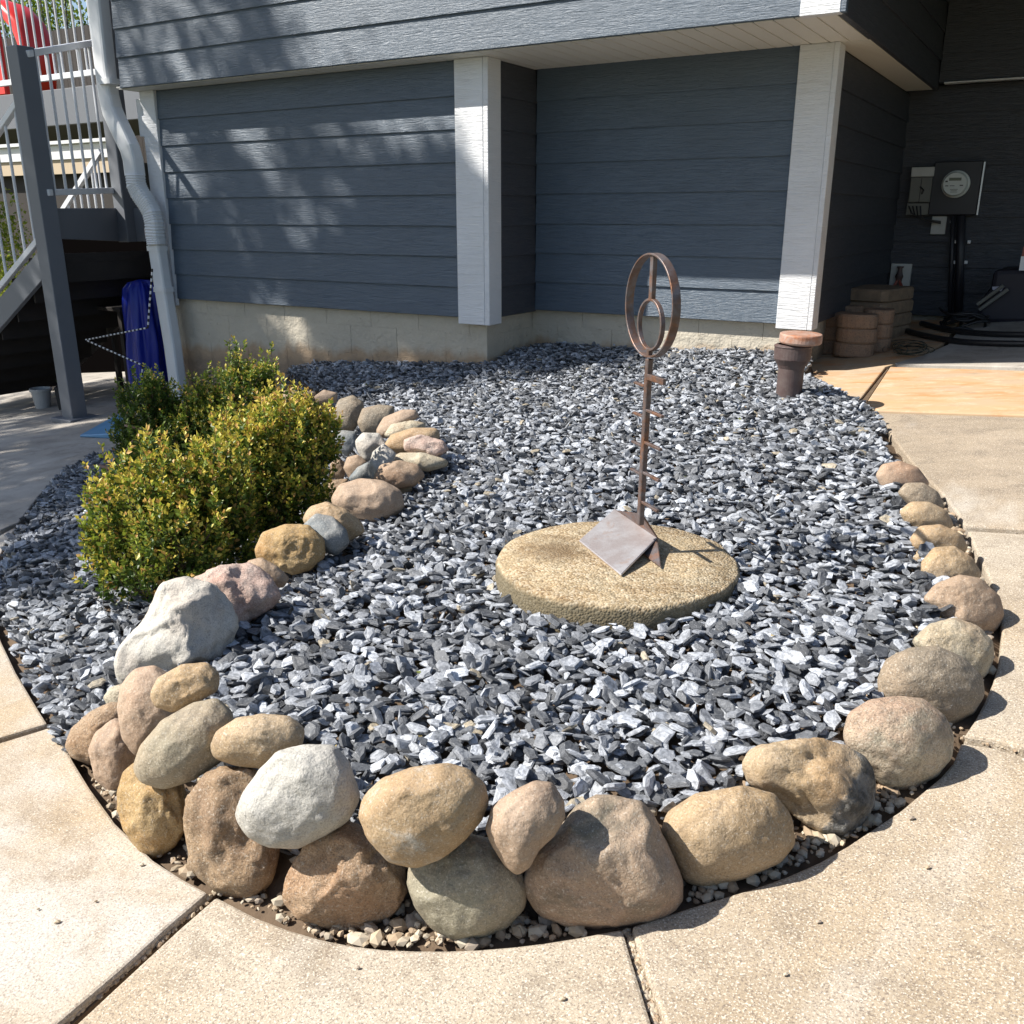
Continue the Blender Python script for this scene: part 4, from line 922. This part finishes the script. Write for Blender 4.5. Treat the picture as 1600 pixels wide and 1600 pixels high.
# small rusty stand among the shrubs
b0 = G(186, 728, .10); s_ = b0@F
T_ = lambda x, y: atT(x, y, s_)
q = empty('rusty_stand', tuple(b0), 'small rusty I shaped steel stand leaning among the shrubs', 'garden ornament')
mk('top_bar', bar(T_(195, 664), T_(243, 676), .014, .010), M['cap'], q, bev=.001)
mk('stem', bar(T_(219, 671), T_(184, 727), .010, .010), M['cap'], q, bev=.001)
mk('foot_bar', bar(T_(154, 727), T_(192, 738), .014, .012), M['cap'], q, bev=.001)
mk('foot_plate', plate(T_(156, 729), T_(190, 739), T_(186, 762), T_(166, 756), .004), M['iron'], q)

# ------------------------------------------------------------------ behind the deck: slide, neighbour, fence, greenery
gl0 = pave(-11, 8)-.1
def onT(x, y, Y): return onY(x, y, Y)
q = empty('playground_slide', tuple(onT(20, 160, 10.5)), 'bright red plastic slide seen through the deck railing', 'slide')
arc = [onT(x, y, 10.5) for x, y in ((-30, 20), (0, 12), (25, 20), (45, 42), (56, 70), (60, 105), (61, 140))]
mk('slide_chute', rtube(arc, .30, .14, (0, 1, 0), (1, 0, 0), 12, .6), M['red'], q, smooth=True)
mk('slide_wall', box(arc[0][0]-1, onT(6, 100, 10.7)[0], 10.65, 10.75, onT(0, 150, 10.7)[2], onT(0, 5, 10.7)[2]), M['red'], q, bev=.02)
yN = 12.5
q = empty('neighbour_shed', tuple(onT(80, 330, yN)), 'low neighbouring shed roof with brown shingles and white gutter behind the deck railing', 'shed')
xa, xb = onT(-150, 230, yN)[0], onT(190, 230, yN)[0]
zg1, zg2, zg3 = onT(100, 222, yN)[2], onT(100, 243, yN)[2], onT(100, 264, yN)[2]
V = [(xa, yN-.1, zg1+.03), (xb, yN-.1, zg1+.03), (xb, yN+2.5, zg1+.55), (xa, yN+2.5, zg1+.55)]; V += [(x, y, z-.05) for x, y, z in V]
mk('roof', (V, [[0, 1, 2, 3], [7, 6, 5, 4], [0, 4, 5, 1], [1, 5, 6, 2], [2, 6, 7, 3], [3, 7, 4, 0]]), M['shingle'], q)
mk('gutter', box(xa, xb, yN-.18, yN-.06, zg1-.06, zg1+.02), M['vinyl'], q, bev=.01)
mk('fascia_board', box(xa, xb, yN-.10, yN-.02, zg2-.08, zg1-.07), M['vinyl'], q)
mk('eave', box(xa, xb, yN-.06, yN+.0, zg3-.10, zg2-.09), M['beige'], q)
mk('wall', box(xa+.2, xb-.2, yN+.15, yN+2.4, zg3-3.2, zg3+.1), M['darkwood'], q)
q = empty('board_fence', tuple(onT(70, 200, 13.5)), 'dark board fence far behind the deck', 'fence')
x = onT(-80, 100, 15.5)[0]; zf = onT(100, 45, 15.5)[2]
while x < -7: mk('board', box(x, x+.14, 15.5, 15.53, zf-3.4, zf+random.uniform(-.01, .01)), M['darkwood'], q); x += .148

# ------------------------------------------------------------------ meter alcove
def onM(x, y, d=0.0): return onY(x, y, YM-.02-d)
def mbox(x0, y0, x1, y1, d, dep):
    ym = (y0+y1)/2; a, b = onM(x0, ym, d), onM(x1, ym, d); a[2], b[2] = onM((x0+x1)/2, y0, d)[2], onM((x0+x1)/2, y1, d)[2]; return box(a[0], b[0], YM-.02-d, YM-.02-d+dep, min(a[2], b[2]), max(a[2], b[2]))
q = empty('electric_meter', tuple(onM(1494, 288)), 'dark electric meter cabinet with a round pale meter on the alcove wall', 'meter')
mk('cabinet', mbox(1455, 252, 1531, 336, .07, .07), M['boxdark'], q, bev=.006)
mk('cabinet_edge', mbox(1531.5, 253, 1534.0, 336, .072, .012), M['metalpale'], q)
c = onM(1494, 288, .07); rm = .083
g_ = mk('meter_socket', lathe([(rm*1.12, 0), (rm*1.12, .03), (rm, .035), (rm*.98, .075), (rm*.9, .088), (.001, .088)], c, 40, ax=(0, -1, 0)), M['meterface'], q, smooth=False)
fy = c[1]-.0895
mk('display', box(c[0]-.040, c[0]+.040, fy-.001, fy+.001, c[2]+.022, c[2]+.042), M['lcd'], g_)
for dx_, dz_, w_, h_ in ((-.055, .018, .016, .010), (-.05, -.012, .02, .006), (.045, -.010, .022, .007), (-.015, -.012, .03, .004), (0, -.036, .05, .003), (0, -.046, .04, .003), (0, -.055, .045, .002)):
    mk('print_mark', box(c[0]+dx_-w_/2, c[0]+dx_+w_/2, fy-.0012, fy+.001, c[2]+dz_-h_/2, c[2]+dz_+h_/2), M['ink'], g_)
q = empty('junction_box', tuple(onM(1438, 300)), 'grey junction box with a pale flap and loose wires left of the meter cabinet', 'junction box')
mk('box_body', mbox(1421, 277, 1455, 316, .08, .08), M['boxgrey'], q, bev=.004)
mk('flap', mbox(1424, 261, 1461, 276, .07, .07), M['paper'], q, bev=.003)
mk('terminal_cover', mbox(1416, 317, 1452, 336, .06, .06), M['boxgrey'], q, bev=.004)
mk('seam', mbox(1437.5, 278, 1438.5, 316, .0815, .004), M['ink'], q)
mk('handle', tube([onM(1438, 292, .09), onM(1443, 297, .10), onM(1440, 303, .09)], .006, 6), M['ink'], q)
mk('wires', join(*[tube([onM(1420+k*6, 322, .08), onM(1424+k*5, 333+3*k, .10), onM(1440+k*4, 343+k, .09), onM(1470, 346+k, .06)], .005, 6) for k in range(4)]), M['black'], q)
q = mk('wall_plate', mbox(1455, 338, 1478, 366, .02, .02), M['paper'], base=tuple(onM(1466, 352)), bev=.002)
tag(q, 'small pale tag plate on the wall under the meter cabinet', 'wall plate')
q = empty('conduit', tuple(onM(1500, 480)), 'dark vertical conduit pipes with white clips below the meter cabinet', 'conduit')
for x, r_ in ((1502, .03), (1489, .016)): mk('pipe', tube([onM(x, 337, .06), onM(x-2, 400, .06), onM(x-6, 530, .06)], r_, 12), M['boxdark'], q, smooth=True)
for x, y in ((1494, 378), (1514, 378), (1490, 410), (1509, 410), (1487, 346)): mk('clip', mbox(x-2.5, y-2.5, x+2.5, y+2.5, .06, .03), M['ledwhite'], q, bev=.002)
mk('red_tag', mbox(1496, 352, 1503, 366, .07, .004), M['brass'], q)
q = empty('hose_faucet', tuple(onM(1406, 435)), 'outdoor water valve with red handles on a pale plate above the paver stack', 'water valve')
c0 = onX(1406, 440, XRW+.03) if False else onM(1406, 440)
mk('mounting_plate', mbox(1390, 412, 1422, 460, .03, .03), M['paper'], q, bev=.003)
c = onM(1405, 432, .07); mk('valve_body', lathe([(.018, -.10), (.022, -.02), (.03, 0), (.022, .02), (.015, .06), (.024, .065), (.024, .075)], c, 14), M['iron'], q)
for s in (-1, 1): mk('handle', bar(c+[0, -.01, -.02], c+np.array([s*.06, -.02, -.13]), .02, .02), M['brass'], q, bev=.004)
# hoses and cables lying on the slab
def gtube(name, px, r, mat, label, cat, off=.02):
    pts = [G(x, y, off) for x, y in px]; P2 = []
    for i in range(len(pts)-1):
        p0, p1, p2, p3 = pts[max(i-1, 0)], pts[i], pts[i+1], pts[min(i+2, len(pts)-1)]
        for s in np.linspace(0, 1, 6, endpoint=False): P2.append(.5*((2*p1)+(p2-p0)*s+(2*p0-5*p1+4*p2-p3)*s*s+(3*p1-p0-3*p2+p3)*s**3))
    P2.append(pts[-1]); return tag(mk(name, tube(P2, r, 10), mat, smooth=True, base=tuple(pts[0])), label, cat)
gtube('garden_hose', [(1415, 516), (1440, 523), (1475, 530), (1520, 535), (1600, 537), (1680, 536)], .018, M['black'], 'black hose lying along the shaded slab, the nearer of the two', 'hose')
gtube('garden_hose', [(1440, 505), (1470, 513), (1500, 518), (1560, 522), (1640, 523)], .018, M['black'], 'black hose lying close under the alcove wall, the farther of the two', 'hose')
wz = []
for k in range(12):
    a = random.uniform(0, 6.28); cx, cy = 1415+random.uniform(-18, 20), 545+random.uniform(-6, 6); rx, ry = random.uniform(14, 32), random.uniform(5, 11)
    wz.append(tube([G(cx+rx*math.cos(a+t), cy+ry*math.sin(a+t), .01+.03*abs(math.sin(t*2+k))) for t in np.linspace(0, random.uniform(2.5, 6), 14)], .0022, 5))
tag(mk('wire_tangle', join(*wz), M['wire'], base=tuple(G(1415, 545))), 'tangle of thin dark wire on the slab beside the paver stack', 'wire')
# the coupling and pile of fittings at the conduit foot
p = G(1505, 512); q = empty('hose_reel', tuple(p), 'dark coiled hose and fittings at the foot of the conduit', 'coiled hose')
for k in range(5): mk('coil', tube([p+np.array([random.uniform(.11, .17)*0+(.13+.02*math.sin(k*2.1))*math.cos(t+k)+.02*math.sin(k*3), (.10+.02*math.cos(k*1.7))*math.sin(t+k), .02+.016*k+.025*math.sin(t*1+k*2)+.015*math.sin(3*t+k)]) for t in np.linspace(0, 6.28-.5*(k % 2), 34)], .009, 8, False), M['black'], q, smooth=True)
# covered machine at the right edge
p0 = G(1575, 500); q = empty('covered_machine', tuple(p0), 'black covered garden machine with pale handle bars at the right edge of the alcove', 'garden machine')
yC = p0[1]-.1
prof = [(1524, 498), (1532, 470), (1548, 448), (1552, 422), (1600, 420), (1660, 420), (1660, 505), (1530, 505)]
V = [tuple(onY(x, y, yC)) for x, y in prof]+[tuple(onY(x, y, yC)+np.array([.02, .5, 0])) for x, y in prof]; n = len(prof)
mk('cover', (V, [list(range(n)), [n+i for i in range(n)][::-1]]+[[i, n+i, n+(i+1) % n, (i+1) % n] for i in range(n)]), M['blackcover'], q, bev=.03, seg=2)
for a, b in (((1530, 484), (1575, 452)), ((1527, 476), (1568, 446))): mk('handle_bar', tube([onY(*a, yC-.04), onY(*b, yC-.04)], .012, 8), M['boxgrey'], q)
mk('pale_panel', plate(onY(1551, 453, yC-.03), onY(1550, 448, yC-.03), onY(1570, 447, yC-.03), onY(1564, 455, yC-.03), .004), plain('pale_lilac_panel', (.30, .32, .42), .4), q)
mk('upright', box(*sorted((onY(1593, 420, yC)[0], onY(1601, 420, yC)[0])), yC-.05, yC-.03, onY(1593, 422, yC)[2], onY(1593, 400, yC)[2]), M['ledwhite'], q)
mk('red_grip', box(*sorted((onY(1594, 420, yC)[0], onY(1602, 420, yC)[0])), yC-.05, yC-.03, onY(1593, 400, yC)[2], onY(1593, 385, yC)[2]), M['brass'], q)
# paver stacks
def pav(cx, cy, z, rx, ry, h, mat, label, sides=20, ang=0, pw_=.55):
    V = []; 
    prof = [(.93, 0), (1, .12), (1, .86), (.94, 1)]
    for s, hh in prof:
        for k in range(sides):
            a = 2*math.pi*k/sides; c_, s_ = math.cos(a), math.sin(a)
            x = rx*s*math.copysign(abs(c_)**pw_, c_); y = ry*s*math.copysign(abs(s_)**pw_, s_)
            q_ = 1+.015*noise.noise(Vector((k*1.3, hh*3, z*9)))
            V.append((cx+(x*math.cos(ang)-y*math.sin(ang))*q_, cy+(x*math.sin(ang)+y*math.cos(ang))*q_, z+h*hh))
    n = sides; Fc = [[i*n+k, i*n+(k+1) % n, (i+1)*n+(k+1) % n, (i+1)*n+k] for i in range(3) for k in range(n)]+[list(range(n))[::-1], [3*n+k for k in range(n)]]
    return tag(mk('concrete_paver', (V, Fc), M[mat], base=(cx, cy, z)), label, 'paver', 'pavers stacked beside the corner board')
def stack(px, py, n, h, rx, ry, mat, nm, ang=0, pw_=.55, sides=20):
    p = G(px, py); wl = ['bottom', 'middle', 'top'] if n == 3 else ['bottom', 'lower middle', 'upper middle', 'top']
    for k in range(n): pav(p[0]+random.uniform(-.006, .006), p[1]+random.uniform(-.006, .006), p[2]+k*h+.001*k, rx, ry, h, mat, '%s paver of the %s' % (wl[k], nm), sides, ang+random.uniform(-.04, .04), pw_)
stack(1334, 556, 3, .084, .118, .095, 'paver', 'round tumbled stack nearest the camera', .1, .8)
stack(1293, 551, 3, .084, .095, .095, 'paver', 'round tumbled stack right beside the pipe', .1, .8)
stack(1366, 548, 3, .084, .090, .11, 'paver', 'round tumbled stack behind the nearest one, by the flat slabs', .1, .8)
stack(1318, 538, 3, .084, .10, .11, 'paver', 'round tumbled stack at the back against the siding', .1, .8)
stack(1362, 527, 4, .082, .25, .17, 'pavergrey', 'rear pile of long flat slabs', 1.35, .25, 16)

# ------------------------------------------------------------------ shrubs
def leaves(name, P, N, S, Ccol, mat, parent, curl=.25, asp=.62, kind='stuff'):
    """folded six point leaves: P base points, N direction of each leaf"""
    n = len(P); N = N/np.linalg.norm(N, axis=1, keepdims=True); up = rng.normal(size=(n, 3))+np.array([0, 0, .9]); s = np.cross(N, up); s /= np.linalg.norm(s, axis=1, keepdims=True)+1e-9
    u = np.cross(s, N); L = S[:, None]; w_ = L*asp*.5
    v0 = P; v1 = P+N*L*.5+s*w_+u*L*curl*.4; v2 = P+N*L*.5-s*w_+u*L*curl*.4; v3 = P+N*L-u*L*curl*.25; v4 = P+N*L*.5
    VV = np.stack([v0, v1, v4, v2, v3], 1).reshape(-1, 3); b = np.arange(n)[:, None]*5
    FF = np.concatenate([b+[0, 1, 2], b+[0, 2, 3], b+[1, 4, 2], b+[2, 4, 3]], 1).reshape(-1, 3)
    CC = np.repeat(np.concatenate([Ccol, np.ones((n, 1))], 1), 5, 0)
    off = np.array(rootloc(parent)) if parent else 0
    return rawmesh(name, (VV-off).astype(np.float32), FF.astype(np.int32), CC.astype(np.float32), mat, parent, False, kind)
def shrub(lumps, base, label, nshoot, gold, dark=1.0, name='shrub', ls=.0235):
    root = empty(name, tuple(base), label, 'shrub')
    P, N, S, C = [], [], [], []; tw = []
    vol = np.array([l[3]*l[3] for l in lumps]); vol = vol/vol.sum()
    for k in range(nshoot):
        l = lumps[rng.choice(len(lumps), p=vol)]; c = np.array(l[:3]); r = l[3]; hz_ = l[4]
        d = rng.normal(size=3); d /= np.linalg.norm(d)
        if d[2] < -.75: continue
        rad_ = r*(1+.16*noise.noise(Vector(d*3+Vector(c)*5)) if False else 1)*rng.uniform(.66, 1.0)**.6
        nn = noise.noise(Vector((d[0]*2.2+c[0]*4, d[1]*2.2, d[2]*2.2)))
        p = c+d*np.array([1, 1, hz_])*r*(1+.40*nn)*(1 if rng.random() < .7 else rng.uniform(.55, .95))
        if rng.random() < .2: p = p+d*np.array([.5, .5, 1])*rng.uniform(.01, .04)+np.array([0, 0, rng.uniform(.01, .08)*(d[2] > 0)])
        if p[2] < pave(p[0], p[1])+.03: continue
        ax = d*.55+np.array([0, 0, .9])+rng.normal(size=3)*.25; ax /= np.linalg.norm(ax)
        ln = rng.uniform(.05, .10); a0 = p-ax*ln
        if k % 3 == 0: tw.append((a0-ax*.02, p))
        nl = int(rng.integers(9, 15)); tipf = max(0, nn*1.2+.2)
        gr = rng.uniform(.7, 1.25)
        for q in range(nl):
            s = (q+.5)/nl; b_ = a0+(p-a0)*s; phi = q*2.4+rng.random(); e1 = np.cross(ax, [1, .2, .3]); e1 /= np.linalg.norm(e1); e2 = np.cross(ax, e1)
            dd = (math.cos(phi)*e1+math.sin(phi)*e2)*(1.0-.35*s)+ax*(.45+.5*s); P.append(b_); N.append(dd); S.append(ls*rng.uniform(.7, 1.2)*(1-.25*s))
            tip = s**1.6*(gold*(.55+.8*max(0, d[2]+.35))+.25*tipf*gold); u_ = rng.random()
            g0 = np.array([.060, .112, .02])*gr; g1 = np.array([.26, .32, .04])*gr; g2 = np.array([.72, .58, .10]) if u_ < .78 else np.array([.62, .32, .11])
            cc = g0*(1-min(1, tip*1.5))+g1*min(1, tip*1.5)
            if rng.random() < tip*.75: cc = cc*.25+g2*.75
            C.append(cc*dark)
    leaves('foliage', np.array(P), np.array(N), np.array(S), np.array(C), M['leaf'], root)
    b = np.array(base); st_ = [tube([b+np.array([rng.uniform(-.05, .05), rng.uniform(-.05, .05), -.03]), b+(np.array(l[:3])-b)*.5+rng.normal(size=3)*.02, np.array(l[:3])+rng.normal(size=3)*.04], [.011, .007, .003], 6) for l in lumps for _ in range(4)]
    mk('stem', join(*st_), M['twig'], root)
    V, Fc = [], []
    mk('twig', join(*[tube([a, b2], .0012, 3, False) for a, b2 in tw[:1400]]), M['twig'], root, kind='stuff')
    print(name, len(P)*4)
    return root
def lump(px, py, wpx, asp, gnd):                                     # lump centred on the sight line, standing above ground point px,gnd
    g = G(px, gnd, .03); Fh_ = np.array([F[0], F[1], 0]); Fh_ /= np.linalg.norm(Fh_); r = ray(px, py); c = r*(g@Fh_)/(r@Fh_)
    return (c[0], c[1], c[2], wpx/FPX*(c@F), asp)
# front shrub, middle shrub, and the two shaded ones at the back
sA = [lump(205, 800, 70, 1.0, 925), lump(262, 778, 72, 1.05, 915), lump(200, 862, 62, .9, 930), lump(275, 850, 78, 1.0, 935), lump(330, 770, 62, 1.1, 900), lump(335, 830, 66, 1.0, 900)]
sB = [lump(400, 720, 70, 1.1, 850), lump(452, 690, 66, 1.1, 835), lump(490, 680, 44, 1.2, 825), lump(390, 790, 58, .9, 860), lump(450, 765, 66, .9, 845), lump(355, 735, 48, 1.1, 850), lump(425, 665, 40, 1.1, 830)]
sC = [lump(228, 645, 44, 1.3, 735), lump(215, 690, 38, 1.0, 735), lump(262, 660, 36, 1.2, 730), lump(250, 700, 44, 1.0, 740), lump(243, 605, 22, 1.4, 735)]
sD = [lump(390, 612, 42, 1.1, 720), lump(340, 640, 42, 1.1, 720), lump(305, 665, 40, 1.0, 730), lump(372, 580, 18, 1.6, 720), lump(410, 600, 26, 1.4, 720), lump(365, 670, 46, .9, 725), lump(310, 625, 26, 1.2, 725)]
shrub(sA, G(270, 925, .02), 'bushy green and gold shrub nearest the camera, in the sun', 1900, .85)
shrub(sB, G(430, 840, .02), 'golden tipped shrub against the stone row, right of the nearest shrub', 2000, 1.05)
shrub(sC, G(235, 735, .02), 'dark green shrub in the shade beside the downspout and the blue sheet', 1300, .22)
shrub(sD, G(350, 722, .02), 'taller green shrub at the back, in front of the foundation wall', 1500, .42)

# ------------------------------------------------------------------ trees and hedges that stand round the place
def tree(base, pts, ls, cols, label, nm='tree', h0=2.0, r0=.13, cat='tree'):
    root = empty(nm, tuple(base), label, cat); b = np.array(base); c = pts.mean(0)
    n = len(pts); N = rng.normal(size=(n, 3)); N[:, 2] -= .3; S = ls*rng.uniform(.7, 1.3, n)
    col = np.array(cols[0])[None]+(np.array(cols[1])-np.array(cols[0]))[None]*rng.random((n, 1))
    leaves('crown', pts, N, S, col, M['treeleaf'], root, asp=.7)
    fork = b+np.array([(c[0]-b[0])*.25, (c[1]-b[1])*.25, h0])
    mk('trunk', tube([b-np.array([0, 0, .2]), b+np.array([0, 0, .15]), b+(fork-b)*.5+np.array([.05, .03, 0]), fork], [r0*1.5, r0*1.05, r0*.85, r0*.75], 12), M['bark'], root, smooth=True)
    br = []
    for _ in range(14):
        t = pts[rng.integers(n)]; m_ = fork*.5+t*.5+rng.normal(size=3)*.15; br.append(tube([fork+rng.normal(size=3)*.02, m_, t], [r0*.45, r0*.22, r0*.06], 7))
    mk('limb', join(*br), M['bark'], root, smooth=True)
    return root
# a shade tree left of the camera: its clumps stand up-sun of the ground and wall it shades
def shade_pts():
    out = []; hv = -SUN
    # (target x, y, z, radius, number of leaves)
    tg = []
    def add(p, r, k, n): tg.append((np.array(p, float)+hv*k, r, n))
    for (x, y), n in (((-5.6, 2.2), 900), ((-5.0, 3.0), 1100), ((-4.4, 2.2), 1000), ((-6.4, 3.2), 1000), ((-7.2, 2.6), 900), ((-6.2, 1.8), 900), ((-4.9, 3.9), 1100), ((-4.2, 3.4), 1100), ((-5.6, 4.0), 1000), ((-6.8, 4.2), 1000), ((-3.75, 4.25), 1000), ((-4.4, 4.5), 1000), ((-5.2, 1.5), 800), ((-7.6, 4.6), 900), ((-8.2, 3.4), 900),
                      ((-4.0, 2.75), 1100), ((-3.75, 2.0), 1000), ((-4.5, 1.5), 1000), ((-5.2, 4.5), 900), ((-6.3, 4.6), 1000), ((-4.6, 2.9), 900), ((-6.9, 5.2), 900), ((-7.7, 5.5), 900), ((-8.4, 4.6), 900), ((-6.6, 4.3), 800), ((-5.9, 3.5), 900), ((-5.3, 3.4), 900)):
        add((x, y, pave(x, y)), .62, rng.uniform(8.6, 10.6), n)
    for (x, y), n in (((-3.3, 1.5), 560), ((-3.25, 1.85), 560), ((-3.55, 4.45), 600), ((-3.15, 4.55), 480), ((-2.9, 4.95), 480), ((-2.6, 5.1), 330), ((-4.1, 4.6), 600), ((-4.7, 4.6), 600), ((-2.45, 4.8), 120)):
        add((x, y, pave(x, y)), .40, rng.uniform(8.6, 10.6), n)
    for (x, z), n in (((-3.15, -.1), 420), ((-3.15, -.45), 380), ((-5.8, .1), 420), ((-5.0, .0), 300), ((-4.3, -.1), 330), ((-3.6, .0), 260), ((-5.5, .6), 260), ((-3.3, -.35), 460), ((-4.7, .5), 200), ((-4.0, .35), 300), ((-5.9, 1.2), 360), ((-5.0, 1.15), 260), ((-4.3, 1.3), 160), ((-4.5, -.5), 420), ((-5.4, -.5), 420), ((-3.6, -.55), 380), ((-4.0, -.8), 600), ((-5.0, -.8), 600), ((-5.8, -.8), 600), ((-3.25, -.85), 400), ((-5.4, 1.9), 300), ((-4.0, 2.0), 120)):
        add((x, YL, z), .42, rng.uniform(8.6, 10.6), n)
    for c, r, n in tg:
        n = int(n*.9); d = rng.normal(size=(n, 3))*np.array([.5, .5, .42])*r; sub = c+rng.normal(size=(max(3, n//28), 3))*r*.5
        out.append(sub[rng.integers(len(sub), size=n)]+d*.32)
    return np.concatenate(out)
sp = shade_pts(); print('tree leaves', len(sp), sp.min(0), sp.max(0))
tree((-12.2, -1.2, pave(-11, -1.2)-.05), sp, .10, ((.04, .09, .015), (.08, .14, .025)), 'broad leafy tree left of the photograph that shades the patio and wall', h0=3.2)
# greenery beyond the fence
for k, (x, y, Y, r, n, cs, lab) in enumerate([(90, 5, 17.5, 1.4, 3500, ((.10, .18, .02), (.30, .36, .05)), 'sunlit yellow green tree beyond the fence, seen above the railing'), (20, -40, 18.5, 1.8, 3000, ((.05, .11, .02), (.15, .22, .04)), 'darker green tree beyond the fence, behind the red slide'), (-60, 60, 16.6, 1.6, 2500, ((.07, .14, .02), (.2, .28, .04)), 'leafy tree beyond the fence, cut by the left edge')]):
    c = onY(x, y, Y); d = rng.normal(size=(n, 3))*.45*r; sub = c+rng.normal(size=(60, 3))*r*.6
    tree((c[0], c[1], pave(-11, 12)-.2), sub[rng.integers(60, size=n)]+d*.5, .11, cs, lab, h0=2.5)
pts = []
c = onY(0, 420, ay_+2.0)
sub = np.array([onY(x, y, ay_+2.8) for x, y in ((-20, 330), (0, 400), (8, 440), (-10, 470), (-30, 430), (5, 365))]); n = 2600
hp = sub[rng.integers(len(sub), size=n)]+rng.normal(size=(n, 3))*.16
tree((hp[:, 0].mean(), hp[:, 1].mean(), pave(hp[:, 0].mean(), hp[:, 1].mean())), hp, .05, ((.12, .2, .03), (.4, .42, .06)), 'yellow green bush seen through the stair balusters at the left edge', nm='garden_bush', h0=.3, r0=.02, cat='bush')

# ------------------------------------------------------------------ a little litter blown onto the chips and the paving
n = 90; P = []
while len(P) < n:
    i, j = cells[rng.integers(len(cells))]; P.append((gxs[j], gys[i], Hc[i, j]+.004))
P = np.array(P); n = len(P); a = rng.uniform(0, 6.28, n); N = np.stack([np.cos(a), np.sin(a), rng.uniform(.0, .35, n)], 1)
cc = np.array([(.30, .20, .09), (.42, .32, .12), (.20, .13, .07), (.16, .19, .05)])[rng.integers(4, size=n)]
lv = leaves('leaf_litter', P, N, rng.uniform(.009, .022, n), cc, M['treeleaf'], bed)
